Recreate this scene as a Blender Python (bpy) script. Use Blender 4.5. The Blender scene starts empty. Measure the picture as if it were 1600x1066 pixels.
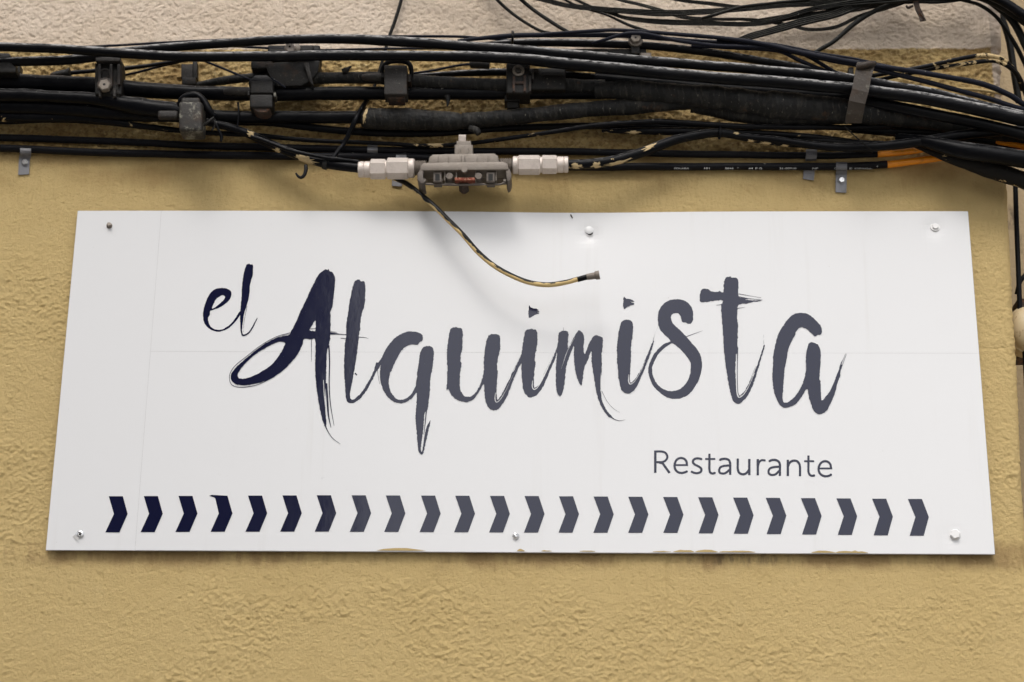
import bpy, bmesh, math, random
import numpy as np
from mathutils import Vector
random.seed(5)
SC = bpy.context.scene
COL = SC.collection
R_ = math.radians

# ---------------------------------------------------------------- camera
CAMP = np.array([0.0516942, -2.89326591, -0.95002906])
YAW, PITCH, ROLL, FPX = -0.02226144, 0.33785753, 0.00955402, 2900.0
fwd = np.array([math.sin(YAW)*math.cos(PITCH), math.cos(YAW)*math.cos(PITCH), math.sin(PITCH)])
_r = np.cross(fwd, [0, 0, 1]); _r /= np.linalg.norm(_r); _u = np.cross(_r, fwd)
rgt = math.cos(ROLL)*_r + math.sin(ROLL)*_u
upv = -math.sin(ROLL)*_r + math.cos(ROLL)*_u
cd = bpy.data.cameras.new('camera'); cam = bpy.data.objects.new('camera', cd); COL.objects.link(cam)
from mathutils import Matrix
M = Matrix(((rgt[0], upv[0], -fwd[0], CAMP[0]), (rgt[1], upv[1], -fwd[1], CAMP[1]),
            (rgt[2], upv[2], -fwd[2], CAMP[2]), (0, 0, 0, 1)))
cam.matrix_world = M
cd.sensor_width = 36.0; cd.lens = 36.0*FPX/1600.0
cd.clip_start = 0.05; cd.clip_end = 400
cd.dof.use_dof = True; cd.dof.focus_distance = 2.98; cd.dof.aperture_fstop = 4.0
SC.camera = cam

# ---------------------------------------------------------------- light
SUN_EL, SUN_AZ = R_(52), R_(12)      # azimuth measured towards the left of the camera's back
world = bpy.data.worlds.new('World'); SC.world = world; world.use_nodes = True
nt = world.node_tree; nt.nodes.clear()
wo = nt.nodes.new('ShaderNodeOutputWorld'); bg = nt.nodes.new('ShaderNodeBackground')
sky = nt.nodes.new('ShaderNodeTexSky'); sky.sky_type = 'NISHITA'; sky.sun_disc = False
sky.sun_elevation = SUN_EL; sky.sun_rotation = R_(180) + SUN_AZ
sky.air_density = 1.0; sky.dust_density = 4.0; sky.ozone_density = 1.0
hs = nt.nodes.new('ShaderNodeHueSaturation'); hs.inputs['Saturation'].default_value = 0.27
nt.links.new(sky.outputs[0], hs.inputs['Color']); nt.links.new(hs.outputs[0], bg.inputs['Color'])
bg.inputs['Strength'].default_value = 0.15
nt.links.new(bg.outputs[0], wo.inputs['Surface'])
sl = bpy.data.lights.new('sun', 'SUN'); sl.energy = 0.5; sl.angle = R_(18); sl.color = (1.0, 0.95, 0.88)
sun = bpy.data.objects.new('sun', sl); COL.objects.link(sun)
sdir = Vector((-math.sin(SUN_AZ)*math.cos(SUN_EL), -math.cos(SUN_AZ)*math.cos(SUN_EL), math.sin(SUN_EL)))
sun.rotation_euler = sdir.to_track_quat('Z', 'Y').to_euler()
sun.location = (0, -3, 6)
SC.view_settings.view_transform = 'Standard'; SC.view_settings.look = 'None'
SC.view_settings.gamma = 1.0; SC.view_settings.use_curve_mapping = False
SC.view_settings.exposure = 0.66
SC.render.engine = 'CYCLES'; SC.cycles.max_bounces = 6

# ---------------------------------------------------------------- helpers
def ray(px, py):
    px = np.asarray(px, float); py = np.asarray(py, float)
    a = (px-800)/FPX; b = (533-py)/FPX
    return fwd + a[..., None]*rgt + b[..., None]*upv
def W(px, py, d=0.0):
    """the point of the place, d metres in front of the wall plane, measured off the photograph"""
    v = ray(px, py); t = (-np.asarray(d, float) - CAMP[1])/v[..., 1]
    return CAMP + t[..., None]*v
def MPP(p):                      # metres per photograph pixel at a point
    return float(np.dot(np.asarray(p)-CAMP, fwd))/FPX

def tag(o, label=None, cat=None, group=None, kind=None):
    if label: o['label'] = label
    if cat: o['category'] = cat
    if group: o['group'] = group
    if kind: o['kind'] = kind
    return o
def mesh_obj(name, verts, faces, mat, parent=None, smooth=False):
    me = bpy.data.meshes.new(name); me.from_pydata([tuple(map(float, v)) for v in verts], [], faces)
    me.materials.append(mat)
    if smooth: me.shade_smooth()
    me.update()
    o = bpy.data.objects.new(name, me); COL.objects.link(o)
    if parent: attach(o, parent)
    return o
def attach(o, parent):
    o.parent = parent
    o.matrix_parent_inverse = Matrix.Translation(-Vector(parent.location))
def bm_obj(name, bm, mat, parent=None, smooth=False):
    me = bpy.data.meshes.new(name); bmesh.ops.recalc_face_normals(bm, faces=bm.faces); bm.to_mesh(me); bm.free(); me.materials.append(mat)
    if smooth: me.shade_smooth()
    o = bpy.data.objects.new(name, me); COL.objects.link(o)
    if parent: attach(o, parent)
    return o
def thing(name, loc, label, cat, group=None):
    o = bpy.data.objects.new(name, None); o.empty_display_size = 0.02
    o.location = tuple(map(float, loc)); COL.objects.link(o)
    return tag(o, label, cat, group)
def smooth_pts(P, n=8, closed=False):
    P = np.asarray(P, float); out = []; N = len(P)
    rng = range(N) if closed else range(N-1)
    for i in rng:
        if closed: a, b, c, d = P[(i-1) % N], P[i], P[(i+1) % N], P[(i+2) % N]
        else:
            b, c = P[i], P[i+1]; a = P[i-1] if i > 0 else 2*b-c; d = P[i+2] if i+2 < N else 2*c-b
        # centripetal-like damped Catmull-Rom
        m1 = (c-a)*0.5; m2 = (d-b)*0.5
        L = np.linalg.norm((c-b)[:2]) + 1e-9
        for m in (m1, m2):
            l = np.linalg.norm(m[:2])
            if l > 1.3*L: m *= 1.3*L/l
        for k in range(n):
            t = k/n; t2 = t*t; t3 = t2*t
            out.append((2*t3-3*t2+1)*b+(t3-2*t2+t)*m1+(-2*t3+3*t2)*c+(t3-t2)*m2)
    if not closed: out.append(P[-1])
    return np.array(out)

# value noise on arrays
def vnoise(x, y, seed):
    rs = np.random.RandomState(seed); T = rs.rand(256, 256)
    xi = np.floor(x).astype(int); yi = np.floor(y).astype(int)
    fx = x-xi; fy = y-yi; fx = fx*fx*fx*(fx*(6*fx-15)+10); fy = fy*fy*fy*(fy*(6*fy-15)+10)
    a = T[xi % 256, yi % 256]; b = T[(xi+1) % 256, yi % 256]; c = T[xi % 256, (yi+1) % 256]; d = T[(xi+1) % 256, (yi+1) % 256]
    return (a*(1-fx)+b*fx)*(1-fy)+(c*(1-fx)+d*fx)*fy
def fbm(x, y, seed, o=3, g=0.5):
    s = 0; a = 1; t = 0
    for k in range(o):
        an = 0.65+1.1*k; ca, sa = math.cos(an), math.sin(an); q = 2**k
        s = s+a*vnoise((x*ca-y*sa)*q+17.3*k, (x*sa+y*ca)*q+5.7*k, seed+k); t += a; a *= g
    return s/t
def sstep(a, b, x):
    t = np.clip((x-a)/(b-a), 0, 1); return t*t*(3-2*t)

# ---------------------------------------------------------------- materials
class Mat:
    def __init__(s, name, col, rough=0.5, metal=0.0, spec=0.5):
        s.m = bpy.data.materials.new(name); s.m.use_nodes = True; s.n = s.m.node_tree
        s.b = s.n.nodes['Principled BSDF']
        s.b.inputs['Base Color'].default_value = (*col, 1); s.b.inputs['Roughness'].default_value = rough
        s.b.inputs['Metallic'].default_value = metal; s.b.inputs['Specular IOR Level'].default_value = spec
        s.col = None; s.c0 = col
        s.geo = s.n.nodes.new('ShaderNodeNewGeometry'); s.h = None
    def node(s, t, **k):
        n = s.n.nodes.new(t)
        for a, v in k.items(): setattr(n, a, v)
        return n
    def L(s, a, b): s.n.links.new(a, b)
    def noise(s, scale, detail=3, rough=0.6, stretch=(1, 1, 1), loc=(0, 0, 0), dist=0.0, vec=None):
        mp = s.node('ShaderNodeMapping'); mp.inputs['Scale'].default_value = stretch; mp.inputs['Location'].default_value = loc
        s.L(vec or s.geo.outputs['Position'], mp.inputs['Vector'])
        n = s.node('ShaderNodeTexNoise'); n.inputs['Scale'].default_value = scale; n.inputs['Detail'].default_value = detail
        n.inputs['Roughness'].default_value = rough; n.inputs['Distortion'].default_value = dist
        s.L(mp.outputs[0], n.inputs['Vector']); return n.outputs['Fac']
    def ramp(s, x, a, b, inv=False):
        r = s.node('ShaderNodeMapRange'); r.interpolation_type = 'SMOOTHSTEP'
        r.inputs['From Min'].default_value = a; r.inputs['From Max'].default_value = b
        r.inputs['To Min'].default_value = 1.0 if inv else 0.0; r.inputs['To Max'].default_value = 0.0 if inv else 1.0
        s.L(x, r.inputs['Value']); return r.outputs[0]
    def math(s, op, a, b=0.0, c=None):
        n = s.node('ShaderNodeMath', operation=op)
        for i, v in enumerate((a, b) + ((c,) if c is not None else ())):
            if isinstance(v, (int, float)): n.inputs[i].default_value = v
            else: s.L(v, n.inputs[i])
        return n.outputs[0]
    def over(s, fac, col):
        mx = s.node('ShaderNodeMix', data_type='RGBA')
        if isinstance(fac, (int, float)): mx.inputs[0].default_value = fac
        else: s.L(fac, mx.inputs[0])
        if s.col is None: mx.inputs[6].default_value = (*s.c0, 1)
        else: s.L(s.col, mx.inputs[6])
        mx.inputs[7].default_value = (*col, 1)
        s.col = mx.outputs[2]; s.L(s.col, s.b.inputs['Base Color'])
    def rough(s, fac, a, b):
        r = s.node('ShaderNodeMapRange'); r.inputs['To Min'].default_value = a; r.inputs['To Max'].default_value = b
        s.L(fac, r.inputs['Value']); s.L(r.outputs[0], s.b.inputs['Roughness'])
    def metal(s, fac, a, b):
        r = s.node('ShaderNodeMapRange'); r.inputs['To Min'].default_value = a; r.inputs['To Max'].default_value = b
        s.L(fac, r.inputs['Value']); s.L(r.outputs[0], s.b.inputs['Metallic'])
    def bump(s, h, dist, strength=1.0):
        n = s.node('ShaderNodeBump'); n.inputs['Distance'].default_value = dist; n.inputs['Strength'].default_value = strength
        s.L(h, n.inputs['Height'])
        if s.h is not None: s.L(s.h, n.inputs['Normal'])
        s.h = n.outputs[0]; s.L(s.h, s.b.inputs['Normal'])
    def nz(s):
        x = s.node('ShaderNodeSeparateXYZ'); s.L(s.geo.outputs['Normal'], x.inputs[0]); return x.outputs[2]
    def pos(s):
        x = s.node('ShaderNodeSeparateXYZ'); s.L(s.geo.outputs['Position'], x.inputs[0]); return x.outputs
    def uv(s):
        t = s.node('ShaderNodeTexCoord'); x = s.node('ShaderNodeSeparateXYZ'); s.L(t.outputs['UV'], x.inputs[0])
        return t.outputs['UV'], x.outputs[0], x.outputs[1]

CREAM = (0.56, 0.42, 0.22)
def cable_mat(name, base=(0.002, 0.0022, 0.0035), rough=0.27, dust=0.5, fleck=0.0, dustcol=(0.30, 0.29, 0.28), loc=0.0):
    m = Mat(name, base, rough)
    up = m.ramp(m.nz(), 0.40, 0.90) if dust < 1.5 else m.ramp(m.nz(), 0.05, 0.85)
    n1 = m.noise(55, 5, 0.72, (0.45, 1, 1), (loc, 0, 0))
    n2 = m.noise(210, 4, 0.75, (0.35, 1, 1), (loc, 5, 0)); film = m.math('MULTIPLY', up, m.math('MULTIPLY', m.ramp(n1, 0.30, 0.54), m.ramp(n2, 0.40, 0.62))); film = m.math('MINIMUM', m.math('MULTIPLY', film, dust*1.3), 0.85)
    m.over(film, dustcol)
    haze = m.math('MULTIPLY', m.ramp(m.noise(20, 4, 0.7, (0.5, 1, 1), (loc, 3, 0)), 0.5, 0.8), 0.08*min(dust, 1.2)+0.03)
    m.over(m.math('MULTIPLY', haze, 0.45), (0.2, 0.18, 0.15)); m.b.inputs['Specular IOR Level'].default_value = 0.13
    sp = m.math('MULTIPLY', m.ramp(m.noise(190, 3, 0.7, loc=(loc, 1, 2)), 0.66, 0.72), m.ramp(m.nz(), -0.1, 0.6))
    m.over(m.math('MULTIPLY', sp, 0.75), (0.5, 0.48, 0.42))
    if fleck > 0:
        f = m.ramp(m.noise(38, 5, 0.7, (0.6, 1, 1), (loc+4, 1, 7), 0.6), 0.64-0.22*fleck, 0.66-0.22*fleck)
        m.over(f, CREAM)
    m.rough(m.math('MAXIMUM', film, m.math('MULTIPLY', n1, 0.4)), rough, 0.85)
    m.bump(m.noise(420, 3, 0.6, (0.5, 1, 1)), 0.0006, 0.5); m.bump(m.noise(70, 3, 0.5, (0.4, 1, 1)), 0.0022, 0.6)
    return m.m
M_BLK = cable_mat('black_cable_sheath'); M_DUSTY = cable_mat('dusty_cable_sheath', dust=2.0, rough=0.32, dustcol=(0.36, 0.35, 0.34))
M_CLEAN = cable_mat('clean_black_sheath', dust=0.12, rough=0.36, base=(0.006, 0.006, 0.008))
M_FLECK = cable_mat('paint_flecked_sheath', dust=0.5, fleck=0.02)
M_HALF = cable_mat('half_painted_sheath', dust=0.5, fleck=0.25, loc=2.0)
M_THIN = cable_mat('thin_wire_sheath', base=(0.008, 0.009, 0.016), dust=0.35, rough=0.4)
M_FLAT = cable_mat('weathered_flat_wire', base=(0.007, 0.007, 0.006), dust=1.0, rough=0.4, dustcol=(0.20, 0.19, 0.15))

def tape_mat():
    m = Mat('wrapped_tape', (0.006, 0.006, 0.006), 0.5)
    uv, u, v = m.uv()
    jit = m.noise(30, 3, 0.6)
    w = m.node('ShaderNodeMath', operation='FRACT')
    s = m.math('MULTIPLY_ADD', u, 95.0, m.math('MULTIPLY_ADD', v, 1.0, m.math('MULTIPLY', jit, 1.8)))
    m.L(s, w.inputs[0])
    fl = m.node('ShaderNodeMath', operation='FLOOR'); m.L(s, fl.inputs[0]); wn = m.node('ShaderNodeTexWhiteNoise', noise_dimensions='1D'); m.L(fl.outputs[0], wn.inputs['W'])
    m.over(m.math('MULTIPLY', m.ramp(wn.outputs['Value'], 0.35, 1.0), 0.22), (0.045, 0.042, 0.036))
    m.over(m.math('MULTIPLY', m.math('MULTIPLY', m.ramp(w.outputs[0], 0.72, 1.0), m.ramp(m.noise(60, 4, 0.7), 0.48, 0.7)), 0.4), (0.15, 0.14, 0.12))
    m.b.inputs['Specular IOR Level'].default_value = 0.3
    d = m.math('MULTIPLY', m.ramp(m.noise(45, 6, 0.75, (1.4, 1, 0.25)), 0.52, 0.75), 0.30)
    m.over(d, (0.13, 0.115, 0.09))
    m.over(m.math('MULTIPLY', m.ramp(m.noise(18, 5, 0.7, loc=(4, 4, 4)), 0.6, 0.7), 0.28), (0.12, 0.055, 0.02))
    m.over(m.math('MULTIPLY', m.ramp(m.noise(210, 3, 0.7, (1.5, 1, 0.4)), 0.66, 0.74), 0.6), (0.35, 0.33, 0.27))
    m.over(m.math('MULTIPLY', m.math('MULTIPLY', m.ramp(m.nz(), 0.3, 0.95), m.ramp(m.noise(50, 4, 0.7), 0.4, 0.7)), 0.6), (0.22, 0.19, 0.15))
    m.rough(m.noise(60, 4), 0.35, 0.9)
    m.bump(w.outputs[0], 0.0016, 0.7); m.bump(m.noise(60, 5, 0.7), 0.004, 0.8)
    return m.m
M_TAPE = tape_mat()
def coax_mat():
    m = Mat('half_painted_coax', (0.005, 0.005, 0.006), 0.4, spec=0.18)
    uv, u, v = m.uv()
    mp = m.node('ShaderNodeMapping'); mp.inputs['Scale'].default_value = (34, 2.2, 1); m.L(uv, mp.inputs[0])
    n = m.node('ShaderNodeTexNoise'); n.inputs['Scale'].default_value = 1.0; n.inputs['Detail'].default_value = 4; m.L(mp.outputs[0], n.inputs[0])
    # paint left on the lower side, more of it towards the free end
    side = m.math('SINE', m.math('MULTIPLY', v, 6.2832))          # +1 on top, -1 underneath
    k = m.math('SUBTRACT', m.math('MULTIPLY_ADD', u, 3.4, -0.55), side)
    k = m.math('ADD', k, m.math('MULTIPLY', m.math('SUBTRACT', n.outputs['Fac'], 0.5), 3.4))
    m.over(m.ramp(k, 0.42, 0.5), (0.60, 0.44, 0.20))
    m.bump(k, 0.0006, 0.5); m.bump(m.noise(300, 3), 0.0005, 0.6)
    return m.m
M_COAX = coax_mat()

def alu_mat(name, c, dirt):
    m = Mat(name, c, 0.42, 0.35)
    n = m.noise(70, 6, 0.7)
    m.over(m.math('MULTIPLY', m.ramp(n, 0.45, 0.75), 0.55*dirt), (0.20, 0.165, 0.13))
    m.over(m.math('MULTIPLY', m.ramp(m.noise(330, 3, 0.7), 0.62, 0.72), 0.8*dirt), (0.07, 0.06, 0.05))
    m.over(m.math('MULTIPLY', m.math('MULTIPLY', m.ramp(m.nz(), 0.5, 1), m.ramp(m.noise(90, 4), 0.42, 0.6)), 0.5), (0.5, 0.45, 0.38))
    m.rough(n, 0.35, 0.75); m.bump(m.noise(350, 4, 0.7), 0.0006, 0.6); return m.m
M_ALU = alu_mat('weathered_aluminium', (0.68, 0.60, 0.54), 0.4)
M_CAST = alu_mat('cast_grey_metal', (0.20, 0.172, 0.145), 1.2)
M_CAST_SHADE = alu_mat('shaded_cast_metal', (0.11, 0.092, 0.078), 1.0)  # darker copy of the cast metal, shade of the tap's open underside painted in
def zinc_mat():
    m = Mat('galvanised_strap', (0.19, 0.19, 0.20), 0.45, 0.5)
    m.over(m.math('MULTIPLY', m.ramp(m.noise(90, 5, 0.7, (1, 1, 0.5)), 0.45, 0.7), 0.5), (0.11, 0.10, 0.09))
    m.bump(m.noise(250, 3), 0.0005, 0.5); m.rough(m.noise(80), 0.3, 0.7); return m.m
M_ZINC = zinc_mat()
def scr_mat():
    m = Mat('shiny_screw', (0.62, 0.62, 0.62), 0.28, 0.8)
    m.over(m.math('MULTIPLY', m.ramp(m.noise(500, 3), 0.5, 0.65), 0.5), (0.12, 0.11, 0.10)); return m.m
M_SCREW = scr_mat()
def box_mat(name, c, worn):
    m = Mat(name, c, 0.5, spec=0.25)
    m.over(m.math('MULTIPLY', m.ramp(m.nz(), 0.6, 0.95), 0.25), (0.14, 0.12, 0.10))
    m.over(m.math('MULTIPLY', m.ramp(m.noise(60, 6, 0.75), 0.6-0.12*worn, 0.72-0.12*worn), 0.85*worn), (0.26, 0.25, 0.20))
    m.over(m.math('MULTIPLY', m.ramp(m.noise(330, 3, 0.7), 0.66, 0.72), 0.5), (0.38, 0.36, 0.28))
    m.over(m.math('MULTIPLY', m.ramp(m.noise(25, 4, 0.7, loc=(9, 1, 1)), 0.55, 0.68), 0.35), (0.06, 0.032, 0.015))
    m.bump(m.noise(260, 5, 0.7), 0.0012, 0.6); return m.m
M_BOX = box_mat('brown_black_plastic', (0.009, 0.008, 0.007), 0.12)
M_BOXG = box_mat('grey_black_plastic', (0.026, 0.023, 0.021), 0.2)
M_BOXW = box_mat('crusted_grey_plastic', (0.03, 0.027, 0.024), 0.8)
def rust_mat():
    m = Mat('rusty_iron', (0.05, 0.035, 0.028), 0.75, 0.3)
    m.over(m.math('MULTIPLY', m.ramp(m.noise(110, 5, 0.7), 0.5, 0.66), 0.7), (0.17, 0.065, 0.025))
    m.over(m.math('MULTIPLY', m.ramp(m.noise(200, 4, 0.7, loc=(5, 0, 0)), 0.6, 0.7), 0.5), (0.30, 0.26, 0.20))
    m.bump(m.noise(400, 4), 0.0008, 0.7); return m.m
M_RUST = rust_mat()
M_PAINT = Mat('cream_paint', CREAM, 0.7); M_PAINT.bump(M_PAINT.noise(300, 3), 0.0006, 0.7)
M_PAINT.over(M_PAINT.math('MULTIPLY', M_PAINT.ramp(M_PAINT.noise(160, 4), 0.55, 0.7), 0.35), (0.3, 0.2, 0.09)); M_PAINT = M_PAINT.m
M_OCHREP = Mat('ochre_splash_paint', (0.46, 0.34, 0.15), 0.8).m
M_ORANGE = Mat('orange_sheath', (0.90, 0.30, 0.006), 0.4)
M_ORANGE.over(M_ORANGE.math('MULTIPLY', M_ORANGE.ramp(M_ORANGE.noise(70, 4), 0.5, 0.7), 0.4), (0.35, 0.12, 0.02)); M_ORANGE = M_ORANGE.m
M_WHITEP = Mat('white_print', (0.55, 0.55, 0.52), 0.6).m
M_RED = Mat('red_label', (0.22, 0.04, 0.018), 0.8)
M_RED.over(M_RED.ramp(M_RED.noise(420, 2, stretch=(1, 1, 0.4)), 0.52, 0.6), (0.42, 0.22, 0.14)); M_RED = M_RED.m
M_HOLE = Mat('hole_shade_and_post', (0.012, 0.011, 0.010), 0.8).m  # near-black put in for the shade inside holes and slots; also colours the post

def sign_mats():
    m = Mat('white_film', (0.735, 0.735, 0.74), 0.22, spec=0.5)
    m.over(m.math('MULTIPLY', m.ramp(m.noise(3, 3, 0.6), 0.4, 0.8), 0.03), (0.62, 0.60, 0.58))
    m.over(m.math('MULTIPLY', m.ramp(m.noise(240, 2, 0.5, loc=(3, 3, 3)), 0.80, 0.815), 0.5), (0.35, 0.33, 0.27))
    m.over(m.math('MULTIPLY', m.ramp(m.noise(26, 4, 0.7, (1, 1, 0.05), (2, 0, 0)), 0.56, 0.8), 0.16), (0.50, 0.47, 0.42))
    m.over(m.math('MULTIPLY', m.ramp(m.noise(38, 5, 0.75, loc=(7, 1, 0)), 0.66, 0.76), 0.10), (0.48, 0.45, 0.40))
    m.rough(m.noise(30, 3), 0.26, 0.32); m.bump(m.noise(9, 3, 0.5), 0.002, 0.25)
    w = Mat('aluminium_board_edge', (0.34, 0.33, 0.33), 0.5, 0.2)
    n = Mat('navy_vinyl', (0.0050, 0.0068, 0.030), 0.1, spec=0.48)
    n.rough(n.noise(60, 4), 0.08, 0.14)
    n.bump(n.noise(45, 3, 0.55, (1, 1, 0.6)), 0.0006, 0.25)
    n.over(n.math('MULTIPLY', n.ramp(n.noise(300, 2), 0.78, 0.8), 0.6), (0.1, 0.1, 0.1))
    return m.m, w.m, n.m
M_FILM, M_EDGE, M_NAVY = sign_mats()
M_WSCREW = Mat('white_painted_screw', (0.76, 0.75, 0.74), 0.4).m

# ---------------------------------------------------------------- the street
ZG = -2.6
gm = Mat('paving_stone', (0.26, 0.25, 0.23), 0.8)
gm.over(gm.math('MULTIPLY', gm.ramp(gm.noise(4, 5), 0.4, 0.7), 0.5), (0.18, 0.17, 0.155))
gm.bump(gm.noise(60, 4), 0.004)
g = mesh_obj('ground', [(-60, -90, ZG), (60, -90, ZG), (60, 20, ZG), (-60, 20, ZG)], [(0, 1, 2, 3)], gm.m); tag(g, kind='structure')

# ---------------------------------------------------------------- rendered wall with rounded corner
ZB = float(W(800, 78)[2])                 # height where the cream render meets the ochre paint
edge_px = [(1556, -120), (1558, 20), (1560, 75), (1567, 180), (1576, 300), (1584, 480), (1592, 600), (1597, 740), (1609, 900), (1618, 1066), (1630, 1250)]
_e = np.array([W(x, y) for x, y in edge_px]); EZ = _e[::-1, 2]; EX = _e[::-1, 0]
XE0 = float(np.interp(0, EZ, EX))
RC = 0.014
S0, S1 = float(W(-160, 533)[0]), XE0-RC
step = 0.0016
sx_f = np.arange(S0, S1, step)
coarse = S0 - np.cumsum(np.geomspace(step*1.2, 0.4, 34))[::-1]
sx = np.concatenate([coarse, sx_f, [S1]])
nf = len(sx)
arc = np.linspace(0, math.pi/2, 12)[1:]; back = np.concatenate([np.arange(0.004, 0.10, 0.004), np.linspace(0.11, 0.6, 6)])
zt, zb = float(W(800, -70)[2]), float(W(800, 1130)[2])
zf = np.arange(zb, zt, step)
zz = np.concatenate([zb-np.cumsum(np.geomspace(step*1.2, 0.35, 26))[::-1], zf, zt+np.cumsum(np.geomspace(step*1.2, 0.3, 26))])
zz[0] = ZG-0.02
S = np.concatenate([sx, S1+RC*arc, S1+RC*math.pi/2+back]); NS = len(S)
bx = np.concatenate([sx, S1+RC*np.sin(arc), np.full(len(back), S1+RC)])
by = np.concatenate([np.zeros(nf), RC-RC*np.cos(arc), RC+back])
nx = np.concatenate([np.zeros(nf), np.sin(arc), np.ones(len(back))]); ny = np.concatenate([-np.ones(nf), -np.cos(arc), np.zeros(len(back))])
SS, ZZ = np.meshgrid(S, zz)
xe = np.interp(ZZ, EZ, EX)-XE0
BX = bx[None, :]+xe*sstep(S1-0.25, S1-0.01, SS)
BY = np.repeat(by[None, :], len(zz), 0)
mm = 1e-3
def F(a, b, seed, o=3, g=0.5): return fbm(SS/(a*mm)+300, ZZ/(b*mm)+500, seed, o, g)
wx = 5*mm*(F(24, 24, 90)-0.5); wz = 5*mm*(F(24, 24, 95)-0.5)
def FW(a, b, seed, o=3, g=0.5): return fbm((SS+wx)/(a*mm)+300, (ZZ+wz)/(b*mm)+500, seed, o, g)
ST, SB = 0.5863/2, -0.5863/2
upz = sstep(ZB-0.004, ZB+0.004, ZZ+0.006*(F(20, 12, 70)-0.5))
# brushed smooth bands just above and under the sign board
band_b = sstep(SB-0.085, SB-0.03, ZZ+0.04*(F(60, 60, 12)-0.5))*(1-sstep(SB+0.02, SB+0.04, ZZ))*sstep(-0.80, -0.74, SS)*(1-sstep(0.80, 0.84, SS))
band_t = sstep(ST-0.12, ST+0.02, ZZ+0.05*(F(70, 70, 13)-0.5))*(1-sstep(ST+0.10, ST+0.125, ZZ+0.02*(F(40, 40, 14)-0.5)))
crumb = sstep(ST+0.10, ST+0.13, ZZ)*(1-upz)
patch = sstep(0.38, 0.62, F(130, 110, 20, 2))
rough_a = (0.42+0.58*patch)*(1-np.maximum(band_b, band_t)*0.72)*(1-upz)*(1-crumb)
def ridge(n): return 1-np.abs(2*n-1)
lump = FW(5.6, 5.0, 1, 2, 0.5); lump2 = FW(9.5, 8.5, 3, 2, 0.5)
pitn = F(5.2, 4.8, 33, 2, 0.45); pit2 = F(8, 7.5, 36, 2, 0.5)
diag = fbm((SS*0.8+ZZ*0.7+wx)/(6*mm)+300, (ZZ*0.9-SS*0.5+wz)/(12*mm)+500, 41, 2)
lump3 = FW(4.2, 3.9, 2, 1)
h = 1.15*rough_a*(0.8*sstep(0.42, 0.80, lump)-0.3*sstep(0.34, 0.20, lump)+0.9*sstep(0.5, 0.9, lump3)+0.6*sstep(0.40, 0.75, lump2)+0.7*(F(4.0, 3.8, 8, 1)-0.5)+0.7*(FW(24, 20, 5, 2)-0.5))
h += (1-upz)*sstep(0.55, 0.8, SS)*(1-band_t)*1.3*(diag-0.5)
h += (1-upz)*(1-crumb)*0.7*(F(4.0, 3.8, 77, 1)-0.5)
bd = np.maximum(band_b, band_t)
h += bd*(1.5*(fbm((SS+wx*0.6)/(5.5*mm)+300, ZZ/(19*mm)+500, 51, 2)-0.5)+0.6*(FW(8, 14, 55, 2)-0.5))
h -= (1-upz)*(1-crumb)*0.9*sstep(0.80, 0.88, F(5.5, 6.5, 57, 1))*sstep(0.45, 0.6, F(40, 60, 58, 2))
h += crumb*(3.4*sstep(0.38, 0.75, FW(6.5, 5, 61, 2, 0.5))+1.8*sstep(0.35, 0.7, FW(13, 9, 63, 2, 0.5))+1.6*(F(4.0, 4.0, 64, 1)-0.5)+3.0*(F(28, 20, 66, 2)-0.5))
h += upz*(-1.5*sstep(0.55, 0.76, pitn)-0.8*sstep(0.5, 0.8, pit2)+0.8*(F(4.2, 4.0, 35, 1)-0.5)+1.2*(F(50, 40, 37, 2)-0.5)+1.2)
h += 1.6*(F(230, 190, 99, 2)-0.5)
h += upz*1.8                                                       # the cream coat is a little thicker
# plaster joint running down from the board, hairline cracks at the right
jx = float(W(1041, 950)[0])+0.003*(vnoise(ZZ/0.02+9, ZZ*0+3.3, 3)-0.5)*2
below = (1-sstep(SB-0.004, SB+0.01, ZZ))
h -= below*1.3*np.exp(-((SS-jx)/0.0016)**2)
h += below*0.7*sstep(0, 0.01, SS-jx)*np.exp(-np.maximum(SS-jx, 0)/0.12)
for (cpx, cpy, x0px) in ((1500, 343, 1515), (1545, 545, 1531)):
    cz = float(W(cpx+20, cpy)[2])+0.004*(vnoise(SS/0.012, SS*0+1.5+cpy, 6)-0.5)*2
    h -= 1.0*np.exp(-((ZZ-cz)/0.0013)**2)*sstep(float(W(x0px, cpy)[0]), float(W(x0px, cpy)[0])+0.004, SS)
# corner bead in the upper coat
h += upz*5.0*sstep(S1-0.019, S1-0.010, SS)
fade = sstep(sx[0], sx[34], SS)*0.75+0.25
h = h*fade*mm
NX = np.repeat(nx[None, :], len(zz), 0); NY = np.repeat(ny[None, :], len(zz), 0)
VX = BX+NX*h; VY = BY+NY*h
co = np.stack([VX, VY, ZZ], 2).reshape(-1, 3).astype(np.float32)
ny_, nx_ = len(zz), NS
idx = np.arange(ny_*nx_).reshape(ny_, nx_)
q = np.stack([idx[:-1, :-1], idx[:-1, 1:], idx[1:, 1:], idx[1:, :-1]], 2).reshape(-1, 4)
me = bpy.data.meshes.new('wall'); me.vertices.add(len(co)); me.vertices.foreach_set('co', co.ravel())
me.loops.add(q.size); me.loops.foreach_set('vertex_index', q.ravel().astype(np.int32))
me.polygons.add(len(q)); me.polygons.foreach_set('loop_start', (np.arange(len(q))*4).astype(np.int32))
me.update(calc_edges=True); me.shade_smooth()
BEADX = float(W(1546, 60)[0])
wm = Mat('painted_render', (0.615, 0.455, 0.205), 0.85, spec=0.3)
px_, py_, pz_ = wm.pos()
wm.over(wm.math('MULTIPLY', wm.ramp(wm.noise(5, 4, 0.6), 0.35, 0.7), 0.4), (0.55, 0.40, 0.17))
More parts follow.
